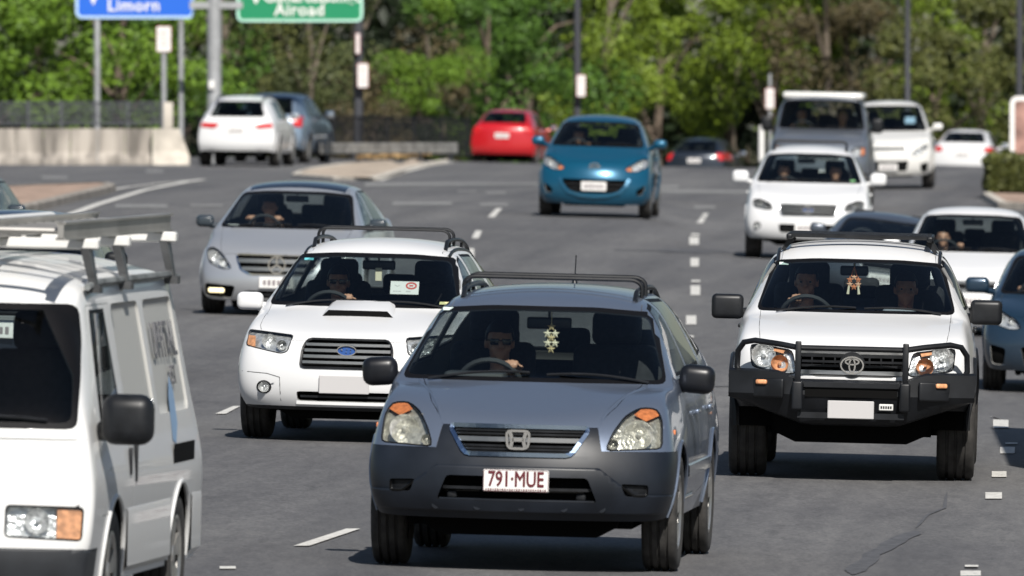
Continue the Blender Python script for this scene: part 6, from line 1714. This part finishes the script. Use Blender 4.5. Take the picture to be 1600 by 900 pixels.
# ------------------------------------------------------------------ the traffic
def put(root, px, py, fo, yaw, sc=1.0):
    """front axle on the road at pixel row py"""
    place(root, px, P(px, py).y - fo, yaw); root.scale = (sc,) * 3
    return root
suv = put(grey_suv(), 803, 886, .87, 4.7)
wagon = put(white_wagon(), 537, 687, .9, 5.6)
ute = put(white_ute(), 1327, 746, .93, 2.4)
silver = put(silver_hatch(), 430, 492, .86, 5.4)
blue = put(blue_hatch(), 926, 339, .78, 3.2, 1.05)
soft = put(white_softroader(), 1261, 405, .9, 1.6)
van = white_van(); place(van, -132, 62.5, 6.2)
l = ladder(); in_car(l, van, (.44, 2.2, 2.018))
tube_lab = [('thick white plastic pipe on the van roof rack nearest the ladder', .14, .048, 2.6), ('slim white plastic pipe in the middle of the van roof rack', -.06, .034, 2.2), ('white plastic pipe at the outer edge of the van roof rack', -.30, .042, 2.0)]
for lab, x, r_, ln in tube_lab:
    o = pvc_pipe(ln, r_); in_car(o, van, (x, 1.0 + ln / 2 - .35, 1.974 + r_)); tag(o, lab, 'pipe', 'pipes on the van roof rack')
GREY4 = paint('dark_silver_paint', (.20, .225, .265), .6, .38, .7)
tall = plain_car('four_wheel_drive', GREY4, 'tall grey four-wheel drive with a raised white roof', TOWARDS, W=.90, H=1.98, L=4.9, fo=.85, wb=2.9, zc=1.36, zb=1.12, yc=1.45, yh=1.80, yr=4.2, wst=.68, wsb=.76, zbelt=1.32, zt=1.3, sill=.45, r=.40, tw=.26,
                 lampz=(.90, 1.08), lampx=(.52, .80), grl=(.42, .84, 1.06, 4), plate_z=.6, mirror=M_black, mdim=(.2, .14, .26), zlip=.48, amber=True, bumper=.62)
place(tall, 1277, 241, 3.0); tall.scale = (1.08,) * 3
m = MB(); m.rbox((0, 3.05, 1.955), (1.42, 2.3, .12), .05); m.build('raised_roof', WHITE2, tall)
w2 = plain_car('compact_suv', WHITE2, 'white off-roader half hidden behind the tall grey four-wheel drive', TOWARDS, W=.90, H=1.74, L=4.6, fo=.9, wb=2.65, zc=1.13, zb=.92, yc=1.2, yh=2.0, yr=4.0, wst=.60, wsb=.76, zbelt=1.1, zt=1.12, sill=.32, r=.35, tw=.23,
               lamp_poly=[(-.80, .84), (-.76, .90), (-.50, .74), (-.46, .66), (-.62, .68)], lampx=(.46, .80), lampz=(.66, .90), grl=(.38, .78, .83, 1), low_in=(.40, .36, .56), plate_z=.44, fog=(.70, .42), zlip=.28, rails=True)
put(w2, 1388, 295, .9, 2.5, 1.07)
m = MB(); m.rbox((.42, 1.62, 1.35), (.20, .004, .22), .001, n=1, rot=Matrix.Rotation(R(-55), 3, 'X')); m.build('dash_paper', mat('pale_blue_paper', (.35, .5, .65), .7), w2)
sedan = plain_car('sedan', WHITE, 'white sedan between the white ute and the picture edge', TOWARDS, W=.90, H=1.53, L=4.65, zc=.98, zb=.74, yc=1.2, yh=2.0, yr=3.4, wst=.58, wsb=.74, notch=(4.0, 1.0, .62), zt=.98, grl=(.34, .54, .66, 3), low_in=(.4, .26, .36), plate_z=.42)
place(sedan, 1512, 153, 3.0)
dark = plain_car('hatchback', paint('midnight_paint', (.07, .085, .11), .4, .35, .7), 'dark grey low car with only its roof showing behind the white ute', TOWARDS, W=.85, H=1.23, L=4.1, zc=.84, zb=.64, wst=.56, wsb=.70, grl=(.3, .5, .62, 2))
place(dark, 1372, 162.5, 2.6)
M3 = paint('steel_blue_paint', (.007, .030, .060), .35, .3, .9)
b3 = plain_car('hatchback', M3, 'steel blue hatchback cut off by the edge beside the white ute', TOWARDS, W=.878, H=1.46, L=4.45, zc=.96, zb=.74, yc=1.05, yh=1.85, yr=3.5, lamp_poly=[(-.80, .80), (-.72, .83), (-.52, .72), (-.47, .64), (-.60, .63), (-.79, .70)], lampx=(.47, .80), lampz=(.63, .83),
               low_in=(.48, .25, .46), fog=(.70, .36), plate_z=.45, mdim=(.24, .14, .16), amber=True)
place(b3, 1668, 128, 3.0)
carb = plain_car('sedan', paint('deep_blue_paint', (.025, .045, .085), .4, .3, .9), 'dark sedan hidden behind the van roof rack', TOWARDS, W=.87, H=1.42, L=4.5, zc=.92, zb=.70, notch=(3.95, .98, .6), grl=(.32, .5, .62, 3), mirror=M_black)
place(carb, -14, 110.5, 3.0)
cara = plain_car('hatchback', paint('gunmetal_paint', (.09, .095, .105), .5, .35, .7), 'dark grey hatchback at the picture edge beyond the van roof', TOWARDS, W=.86, H=1.48, L=4.2, zc=.95, zb=.72, mirror=mat('mirror_dark', (.03, .04, .05), .25, coat=.5), grl=(.32, .5, .62, 3))
place(cara, -136, 137, 5.0)
# cars seen from behind
audi = plain_car('compact_suv', WHITE, 'white off-roader driving away beside the concrete barrier', AWAY, W=.93, H=1.63, L=4.63, fo=.9, wb=2.8, zc=1.05, zb=.85, yc=1.2, yh=2.0, yr=4.05, wst=.60, wsb=.75, zbelt=1.03, zt=1.09, sill=.30, r=.36, tw=.24, plate_z=.5, zlip=.28,
                 rear=[([(.38, .985), (.80, 1.005), (.84, .90), (.50, .865)], M_red)], plate_rear=.83, rails=True, bumper=.33, rw_poly=[(-.64, 1.14), (.64, 1.14), (.50, 1.50), (-.50, 1.50)], glass=M_glass_dark)
place(audi, 368, P(368, 260).y, 5.5, rear_len=4.63)
m = MB()
for sg in (-1, 1):
    m = MB(); m.tube([(sg * .55, 4.5, .33), (sg * .55, 4.64, .33)], .05, 10); m.build('tailpipe', M_black, audi)
gs = plain_car('compact_suv', paint('pale_blue_grey_paint', (.20, .27, .36), .5, .35, .8), 'pale blue-grey off-roader turning away beside the white one', AWAY, W=.90, H=1.66, L=4.5, fo=.9, wb=2.65, zc=1.06, zb=.86, yc=1.2, yh=2.0, yr=3.95, wst=.60, wsb=.75, zbelt=1.04, zt=1.1, sill=.30, r=.35, tw=.23, zlip=.28,
               rear=[([(.56, 1.12), (.80, 1.12), (.84, .86), (.66, .86)], M_red)], mdim=(.24, .14, .18), glass=M_glass_dark)
place(gs, 414, P(368, 260).y + 9.5, 9.5, rear_len=4.5)
RED = paint('bright_red_paint', (.46, .008, .014), .1, .3, .9, dirt=.02)
red = plain_car('hatchback', RED, 'bright red hatchback driving away by the median', AWAY, W=.88, H=1.52, L=4.25, zc=.96, zb=.74, yc=1.05, yh=1.8, yr=3.55, wst=.58, wsb=.73, zbelt=.98, zt=1.06, rear=[([(.50, 1.0), (.78, 1.04), (.84, .84), (.66, .80)], M_red)], plate_rear=.78, glass=M_glass_dark)
place(red, 783, 334, 8.0, rear_len=4.25)
dk = plain_car('hatchback', paint('navy_paint', (.012, .020, .034), .3, .32, .8), 'dark blue hatchback sinking behind the crest of the road', AWAY, W=.88, H=1.48, L=4.3, zc=.95, zb=.72, yr=3.45, zt=.98, rear=[([(.60, 1.0), (.80, 1.02), (.85, .80), (.70, .78)], M_red)], glass=M_glass_dark)
place(dk, 1084, 361, 10.0, rear_len=4.3)
fw = plain_car('hatchback', WHITE, 'white hatchback seen from behind near the hedge', AWAY, W=.86, H=1.46, L=4.2, zc=.95, zb=.72, yr=3.4, zt=1.0, rear=[([(.56, .93), (.80, .95), (.84, .78), (.58, .80)], M_red)], plate_rear=.72, glass=M_glass_dark)
place(fw, 1503, 351, 7.0, rear_len=4.2)
lorry = shade_lorry(); place(lorry, 800 + 5.42 * FPX / 87.0, 87.0, 1.4)
# ------------------------------------------------------------------ people, charms and papers in the cars
def sit(car, label, hip, head, hands, sc=1.0, **kw):
    """hip, head and hands in car coordinates"""
    h = Vector(hip)
    p = person(label, tuple(Vector(head) - h), kw.pop('top'), {k: (tuple(Vector(v) - h), 'grip') for k, v in hands.items()}, **kw)
    in_car(p, car, h * sc); p.scale = (sc,) * 3
    return p
S_black = shirt('black_shirt', (.012, .012, .014)); S_grey = shirt('grey_shirt', (.10, .10, .11)); S_white = shirt('white_shirt', (.55, .55, .54)); S_navy = shirt('navy_shirt', (.02, .03, .06)); S_vis = shirt('yellow_safety_shirt', (.42, .50, .05))
sit(suv, 'driver with dark sunglasses and one hand on the wheel in the grey off-roader', (-.31, 2.26, .62), (-.305, 2.33, 1.245), {1: (-.185, 1.765, 1.125), -1: (-.47, 1.83, .93)}, top=S_black, shades=True, turn=R(8), voxel=.009, hair='short')
sit(wagon, 'driver with sunglasses in the white wagon with the bonnet scoop', (-.33, 2.33, .53), (-.335, 2.39, 1.145), {1: (-.20, 1.825, 1.035), -1: (-.50, 1.89, .87)}, top=S_navy, shades=True, turn=R(4), voxel=.009, hair='long')
sit(ute, 'driver with raised hand on the wheel of the white ute', (-.38, 2.40, .71), (-.375, 2.44, 1.335), {-1: (-.43, 1.885, 1.225), 1: (-.22, 1.95, 1.01)}, top=S_black, voxel=.009, hair='short', turn=R(-4))
sit(ute, 'passenger in dark clothes beside the driver of the white ute', (.36, 2.42, .69), (.335, 2.47, 1.30), {1: (.42, 1.98, .80), -1: (.27, 1.98, .80)}, top=S_navy, voxel=.011, hair='long', fingers=True, turn=R(3))
sit(silver, 'driver in a pale top with both hands up in the silver hatchback', (-.33, 2.17, .51), (-.34, 2.24, 1.135), {1: (-.19, 1.70, 1.02), -1: (-.475, 1.70, 1.02)}, top=S_white, voxel=.012, sleeves='short')
sit(blue, 'driver of the small blue hatchback', (-.34, 1.88, .57), (-.34, 1.90, 1.19), {1: (-.19, 1.46, 1.09), -1: (-.49, 1.46, 1.06)}, sc=1.05, top=S_grey, voxel=.016, fingers=False)
sit(soft, 'driver of the white off-roader with roof rails', (-.37, 2.15, .62), (-.37, 2.16, 1.24), {1: (-.20, 1.66, 1.09), -1: (-.49, 1.66, 1.09)}, top=S_grey, voxel=.016, fingers=False)
sit(soft, 'passenger in a white shirt in the off-roader with roof rails', (.37, 2.15, .62), (.37, 2.16, 1.24), {1: (.45, 1.85, .80), -1: (.30, 1.85, .80)}, top=S_white, voxel=.016, fingers=False)
sit(tall, 'driver in a yellow safety shirt in the tall grey four-wheel drive', (-.38, 2.38, .99), (-.38, 2.38, 1.61), {1: (-.2, 1.98, 1.42), -1: (-.5, 1.98, 1.42)}, sc=1.08, top=S_vis, voxel=.018, fingers=False)
sit(tall, 'fair-haired passenger in the tall grey four-wheel drive', (.36, 2.38, .97), (.34, 2.38, 1.58), {1: (.45, 2.0, 1.2), -1: (.3, 2.0, 1.2)}, sc=1.08, top=S_vis, voxel=.018, fingers=False, hair_m=mat('fair_hair', (.34, .24, .11), .6))
sit(sedan, 'driver of the white sedan at the picture edge', (-.36, 2.1, .54), (-.36, 2.12, 1.15), {1: (-.14, 1.68, 1.08), -1: (-.48, 1.68, 1.04)}, top=S_black, voxel=.014, fingers=False)
sit(b3, 'driver of the steel blue hatchback at the picture edge', (-.36, 2.0, .52), (-.36, 2.02, 1.14), {1: (-.2, 1.56, 1.03), -1: (-.5, 1.56, 1.03)}, top=S_grey, voxel=.014, fingers=False)

def charm(car, loc, kind, label):
    root = empty('hanging_charm'); m = MB(); gold = mat('charm_gold', (.62, .50, .28), .4, .3); cream = mat('charm_cream', (.72, .66, .50), .6); orange = mat('charm_orange', (.62, .22, .10), .7)
    m.tube([(0, 0, .10), (0, 0, 0)], .0025, 5); m.build('cord', M_hair if kind == 'tag' else gold, root)
    def star(c, r, k=5): return [(c[0] + (r if i % 2 == 0 else r * .45) * math.sin(PI * i / k), c[1] + (r if i % 2 == 0 else r * .45) * math.cos(PI * i / k)) for i in range(2 * k)]
    def flat(poly, c, mm, nm, th=.008):
        b = MB(); n = len(poly); vs = [(c[0], -th, c[1])] + [(p[0], 0, p[1]) for p in poly] + [(c[0], th, c[1])]
        b.add(vs, [(0, 1 + i, 1 + (i + 1) % n) for i in range(n)] + [(n + 1, 1 + (i + 1) % n, 1 + i) for i in range(n)]); b.build(nm, mm, root)
    if kind == 'stars':
        for i, c in enumerate([(0, -.01), (-.022, -.05), (.022, -.05), (0, -.075), (-.020, -.105), (.022, -.105), (0, -.14)]): flat(star(c, .027), c, cream if i % 3 else gold, 'star')
    elif kind == 'knot':
        for i, a in enumerate(range(0, 360, 60)):
            c = (.034 * math.sin(R(a)), -.06 + .034 * math.cos(R(a))); flat(star(c, .026), c, orange if i % 2 else mat('charm_peach', (.70, .42, .28), .7), 'petal')
        for sx_ in (-.035, .03):
            b = MB(); b.tube([(sx_, 0, -.085), (sx_ * 1.2, 0, -.145)], [.006, .011], 7); b.build('tassel', cream, root)
        for sx_ in (-.02, .02):
            b = MB(); b.tube([(0, 0, .05), (sx_, 0, -.02)], .005, 5); b.build('ribbon', orange, root)
    else:
        b = MB(); b.rbox((0, 0, -.07), (.05, .006, .10), .004, n=1); b.build('tag_card', cream, root)
        b = MB(); b.prism([(-.025, -.02), (.025, -.02), (0, .03)], 'y', -.003, .003); b.build('tag_top', M_hair, root)
    tag(root, label, 'charm', 'charms hanging from rear-view mirrors'); in_car(root, car, loc); return root
charm(suv, (.035, 1.835, 1.365), 'stars', 'cream star charm hanging from the mirror of the grey off-roader')
charm(ute, (-.03, 2.03, 1.41), 'knot', 'orange flower charm hanging from the mirror of the white ute')
charm(wagon, (.02, 1.93, 1.29), 'tag', 'white card tag hanging from the mirror of the white wagon')
nt_ = empty('windscreen_notice'); b = MB(); b.rbox((0, 0, 0), (.215, .003, .11), .001, n=1); b.build('card', M_white, nt_)
b = MB(); surf_bar(b, [(.05 + .036 * math.cos(2 * PI * i / 20), .018 + .024 * math.sin(2 * PI * i / 20)) for i in range(20)], lambda x, z: -.002, .007, .001, 0, closed=True); b.box((.05, -.003, .018), (.03, .001, .012)); b.build('red_mark', M_sign_r, nt_)
b = MB(); surf_bar(b, [(-.075, .022), (-.055, .010), (-.035, .022)], lambda x, z: -.002, .003, .001, 0); b.box((-.055, -.0025, -.03), (.06, .001, .006)); b.box((.03, -.0025, -.03), (.035, .001, .010)); b.build('print', M_plate_grey, nt_)
tag(nt_, 'white notice card with a red mark inside the wagon windscreen', 'notice'); in_car(nt_, wagon, (.255, 1.60, 1.13))
nt_.rotation_euler = (wagon.rotation_euler.to_matrix() @ Matrix.Rotation(R(-28), 3, 'X')).to_euler()
# ------------------------------------------------------------------ trees
def leaf_mat(name, col, var=.4, trans=.12):
    m = bpy.data.materials.new(name); m.use_nodes = True; nt = m.node_tree; b = nt.nodes['Principled BSDF']; L = nt.links
    b.inputs['Roughness'].default_value = .55; b.inputs['Specular IOR Level'].default_value = .35
    g = nt.nodes.new('ShaderNodeNewGeometry')
    r = nt.nodes.new('ShaderNodeValToRGB'); e = r.color_ramp.elements
    e[0].color = tuple(c * (1 - var) for c in col) + (1,); e[1].color = (min(1, col[0] * (1 + var * 1.5)), min(1, col[1] * (1 + var)), col[2] * (1 + var * .4), 1)
    L.new(g.outputs['Random Per Island'], r.inputs[0]); L.new(r.outputs[0], b.inputs['Base Color'])
    out = nt.nodes['Material Output']; tr = nt.nodes.new('ShaderNodeBsdfTranslucent'); mx = nt.nodes.new('ShaderNodeMixShader'); mx.inputs[0].default_value = trans
    L.new(r.outputs[0], tr.inputs[0]); L.new(b.outputs[0], mx.inputs[1]); L.new(tr.outputs[0], mx.inputs[2]); L.new(mx.outputs[0], out.inputs[0])
    return m
LEAF = dict(bright=leaf_mat('leaf_bright_green', (.105, .205, .022)), mid=leaf_mat('leaf_mid_green', (.056, .128, .019)), yellow=leaf_mat('leaf_yellow_green', (.125, .200, .020)),
            olive=leaf_mat('leaf_olive', (.085, .105, .032)), brown=leaf_mat('leaf_dry_brown', (.082, .074, .040)), grey=leaf_mat('leaf_grey_green', (.074, .10, .040)), dark=leaf_mat('leaf_shade_green', (.009, .018, .006)))  # dark leaves are near black, deep shade put into their colour
M_bark = vary(mat('bark', (.13, .10, .075), .95), 6, .45, detail=6, bump=.5, bscale=20)
M_bark_pale = vary(mat('pale_bark', (.13, .105, .08), .9), 5, .4, detail=6, bump=.4, bscale=18)

def crown_mesh(name, seed, rx, ry, z0, z1, clumps, leaves, size, cr=(.45, .9)):
    """leaf blades set in clumps through the crown's volume"""
    rg = random.Random(seed); vs = []; fs = []
    for c in range(clumps):
        for _ in range(40):
            u = Vector((rg.uniform(-1, 1), rg.uniform(-1, 1), rg.uniform(-1, 1)))
            if .35 < u.length < 1: break
        cc = Vector((u.x * rx, u.y * ry, (z0 + z1) / 2 + u.z * (z1 - z0) / 2)); r = rg.uniform(*cr)
        sx_, sz_ = rg.uniform(.9, 1.3), rg.uniform(.6, .95)
        for k in range(leaves):
            d = Vector((rg.gauss(0, 1), rg.gauss(0, 1), rg.gauss(0, 1))).normalized()
            rr = r * (rg.random() ** .16) * (1 + .22 * noise.noise(d * 2.2 + cc))
            p = cc + Vector((d.x * rr * sx_, d.y * rr * sx_, d.z * rr * sz_))
            n = (d + Vector((rg.gauss(0, .5), rg.gauss(0, .5), rg.gauss(.35, .5)))).normalized()
            a = n.orthogonal().normalized(); w = rg.uniform(0, 2 * PI); b = n.cross(a)
            t = a * math.cos(w) + b * math.sin(w); q = n.cross(t); L_ = size * rg.uniform(.7, 1.35); W_ = L_ * rg.uniform(.38, .55)
            o = len(vs); dr = -n * L_ * .12
            vs += [p - t * L_ * .5, p + q * W_ * .5 + dr * .2, p + t * L_ * .5 + dr, p - q * W_ * .5 + dr * .2]; fs.append((o, o + 1, o + 2, o + 3))
    me = bpy.data.meshes.new(name); me.from_pydata([tuple(v) for v in vs], [], fs)
    return me

def trunk_mesh(name, seed, h, r, spread, limbs=6):
    rg = random.Random(seed); m = MB()
    top = Vector((rg.uniform(-.3, .3), rg.uniform(-.3, .3), h))
    pts = [Vector((0, 0, -.3)), Vector((0, 0, .1))] + [Vector((rg.uniform(-.12, .12), rg.uniform(-.12, .12), 0)) + top * (k / 5) for k in range(1, 6)]
    m.tube(pts, [r * 1.5, r * 1.15, r, r * .85, r * .65, r * .45, r * .2], 10)
    for k in range(limbs):
        s = pts[2 + k % 4]; a = 2 * PI * (k + rg.random()) / limbs; e = s + Vector((math.cos(a) * spread * rg.uniform(.5, .9), math.sin(a) * spread * rg.uniform(.5, .9), h * rg.uniform(.15, .45)))
        mid = s.lerp(e, .5) + Vector((0, 0, h * .05)); m.tube([s, mid, e], [r * .5, r * .3, r * .08], 7)
    return m.mesh(name)

CROWNS = {}
def tree(px, d, kind, variant, label, sc=1.0, leaf=None, dz=0.0, bark=None, group='trees along the far side of the road', name='tree'):
    spec = {'round': (2.6, 2.2, .6, 7.0, 17, 560, .18, (.5, 1.2)), 'tall': (2.2, 1.9, 1.0, 9.0, 19, 520, .16, (.5, 1.2)), 'bush': (1.5, 1.2, .05, 3.4, 20, 290, .12, (.35, .7)), 'airy': (2.3, 1.9, 1.6, 8.5, 18, 380, .14, (.35, 1.0))}[kind]
    key = (kind, variant)
    if key not in CROWNS:
        CROWNS[key] = (crown_mesh('crown', 11 * variant + len(kind), *spec), trunk_mesh('trunk', 5 * variant + len(kind), spec[3] * .8, .16 if kind != 'bush' else .06, spec[0] * .9))
    cm, tm = CROWNS[key]
    x = (px - 800) * d / FPX; root = empty(name, (x, d, terr(x, d) + dz), rz=variant * 1.7 + px * .013)
    cm2 = cm.copy(); tm2 = tm.copy()
    t_ = link_mesh('trunk', tm2, bark or M_bark, root); t_.location.z = -dz / sc; link_mesh('crown', cm2, LEAF[leaf or 'mid'], root)
    root.scale = (sc, sc, sc); tag(root, label, 'tree' if name == 'tree' else name, group)
    return root
T = [  # column in the picture, distance, shape, variant, leaf colour, scale, what it looks like
 (-30, 322, 'round', 1, 'bright', .95, 'dense bright green tree at the far edge above the barrier'), (75, 326, 'round', 2, 'bright', 1.0, 'dense bright green tree behind the barrier and left of the blue sign'),
 (190, 324, 'round', 3, 'bright', .95, 'dense bright green tree right behind the blue sign'), (275, 332, 'round', 1, 'mid', .9, 'deep green tree between the blue sign and the gantry pole'),
 (350, 345, 'airy', 1, 'olive', .9, 'thin olive tree behind the gantry pole'), (415, 350, 'bush', 1, 'olive', 1.5, 'brownish olive shrub behind the white car and below the green sign'),
 (480, 348, 'tall', 1, 'grey', .85, 'grey-green tree below the middle of the green sign'), (540, 362, 'airy', 2, 'dark', 1.0, 'dark tree behind the lamp post by the green sign'),
 (620, 352, 'bush', 2, 'brown', 1.55, 'dry brown shrub left of the red car'), (672, 346, 'tall', 3, 'bright', .62, 'narrow light green creeper-covered tree left of the red car'),
 (745, 356, 'round', 2, 'mid', .95, 'leafy green tree right behind the red car'), (835, 362, 'round', 3, 'mid', 1.0, 'leafy green tree between the red car and the dark lamp post'),
 (940, 372, 'tall', 2, 'yellow', 1.05, 'yellow-green tree right of the lamp post behind the blue hatchback'), (1030, 380, 'round', 1, 'yellow', 1.05, 'broad yellow-green tree above the dark car on the crest'),
 (1135, 384, 'tall', 1, 'yellow', 1.15, 'tall yellow-green tree above the gap between the dark car and the grey four-wheel drive'), (1215, 376, 'tall', 3, 'yellow', 1.0, 'bright green tree behind the tall grey four-wheel drive'),
 (1300, 372, 'airy', 2, 'brown', 1.0, 'sparse brownish tree above the tall grey four-wheel drive'), (1370, 378, 'airy', 3, 'olive', 1.0, 'sparse olive tree left of the thin lamp post'),
 (1450, 366, 'round', 3, 'olive', .85, 'green tree right of the thin lamp post'), (1530, 374, 'tall', 2, 'yellow', 1.0, 'yellow-green tree above the white car seen from behind'),
 (1615, 368, 'round', 2, 'olive', .95, 'olive green tree at the far edge behind the hedge')]
for (px, d, k, v, lf, sc, lab) in T: tree(px, d, k, v, lab, sc, lf, dz=1.0 if 900 < px < 1250 else 0.0, bark=M_bark_pale if k in ('airy', 'tall') else M_bark)
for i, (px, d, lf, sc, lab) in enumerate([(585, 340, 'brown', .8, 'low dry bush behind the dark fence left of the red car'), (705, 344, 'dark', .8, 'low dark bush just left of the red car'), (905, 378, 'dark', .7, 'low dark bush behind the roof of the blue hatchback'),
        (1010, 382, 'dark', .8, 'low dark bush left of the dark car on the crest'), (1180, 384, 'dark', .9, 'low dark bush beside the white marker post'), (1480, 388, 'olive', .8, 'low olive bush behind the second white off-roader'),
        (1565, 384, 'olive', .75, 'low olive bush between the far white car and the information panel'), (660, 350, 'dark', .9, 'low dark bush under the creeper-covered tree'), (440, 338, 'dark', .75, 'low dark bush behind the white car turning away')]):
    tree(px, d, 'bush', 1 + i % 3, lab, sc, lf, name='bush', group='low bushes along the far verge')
# pale bare trunks standing in the gap under the canopy
for i, (px, d, w) in enumerate([(1325, 374, .12), (545, 362, .15)]):
    rg = random.Random(i); x = (px - 800) * d / FPX; root = empty('tree', (x, d, terr(x, d)))
    m = MB(); m.tube([(0, 0, -.3), (rg.uniform(-.1, .1), 0, 1.5), (rg.uniform(-.25, .25), 0, 3.2), (rg.uniform(-.5, .5), 0, 5.5), (rg.uniform(-.8, .8), 0, 8.5)], [w * 1.2, w, w * .85, w * .6, w * .3], 9); m.build('trunk', M_bark_pale, root)
    cm = crown_mesh('crown', 90 + i, 1.3, 1.2, 5.6, 9.5, 26, 90, .16); link_mesh('crown', cm, LEAF['olive' if i % 2 else 'mid'], root)
    tag(root, 'slim pale-barked tree ' + ['above the roof of the tall grey four-wheel drive', 'beside the lamp post by the green sign'][i], 'tree', 'slim pale trunks under the canopy')
# wood behind everything, deep shade painted in with near-black leaves
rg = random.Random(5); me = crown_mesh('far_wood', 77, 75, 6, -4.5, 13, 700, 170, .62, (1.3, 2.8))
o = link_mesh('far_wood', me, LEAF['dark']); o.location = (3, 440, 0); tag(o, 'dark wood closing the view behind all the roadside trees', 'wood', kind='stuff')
# clipped hedge on the island
hroot = empty('hedge', P(1620, 312)); rg = random.Random(3); q = Vector(hroot.location)
vs = []; fs = []
for k in range(5200):
    f = rg.choice('tttffffls'); x = rg.uniform(-.98, 1.5); y = rg.uniform(-.6, 1.6); z = rg.uniform(.1, .74)
    if f == 't': z = .74 + .16 * noise.noise((x * 3, y * 3, 1))
    elif f == 'f': y = -.6 + .14 * noise.noise((x * 3, z * 3, 4))
    elif f == 'l': x = -.98 + .14 * noise.noise((y * 3, z * 3, 8))
    n = Vector((rg.gauss(0, .6), rg.gauss(-.3, .6), rg.gauss(.5, .5))).normalized(); a = n.orthogonal().normalized(); b = n.cross(a); w = rg.uniform(0, 6.28); t = a * math.cos(w) + b * math.sin(w); u = n.cross(t); s_ = rg.uniform(.05, .09); p = Vector((x, y, z + .1))
    o = len(vs); vs += [tuple(p - t * s_), tuple(p + u * s_ * .5), tuple(p + t * s_), tuple(p - u * s_ * .5)]; fs.append((o, o + 1, o + 2, o + 3))
me = bpy.data.meshes.new('foliage'); me.from_pydata(vs, [], fs); link_mesh('foliage', me, LEAF['olive'], hroot)
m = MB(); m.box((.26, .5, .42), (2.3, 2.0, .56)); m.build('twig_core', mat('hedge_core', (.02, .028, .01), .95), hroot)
tag(hroot, 'clipped green hedge on the brick-edged island', 'hedge')
# dry leaf litter on the median
vs = []; fs = []; rg = random.Random(8)
for k in range(900):
    t = rg.random(); q = P(560 + 190 * t, 256 - 11 * t + rg.uniform(-2, 3.0)); s_ = rg.uniform(.04, .12); a = rg.uniform(0, 6.3); o = len(vs); z = q.z + .13 + rg.uniform(0, .05)
    vs += [(q.x + s_ * math.cos(a), q.y + s_ * math.sin(a), z + rg.uniform(0, .06)), (q.x - s_ * math.sin(a) * .5, q.y + s_ * .5 * math.cos(a), z), (q.x - s_ * math.cos(a), q.y - s_ * math.sin(a), z + rg.uniform(0, .06))]; fs.append((o, o + 1, o + 2))
me = bpy.data.meshes.new('leaf_litter'); me.from_pydata(vs, [], fs); o = link_mesh('leaf_litter', me, vary(mat('dry_leaves', (.36, .24, .11), .9), 3, .4)); tag(o, 'dry brown leaf litter lying along the median island', 'leaves', kind='stuff')
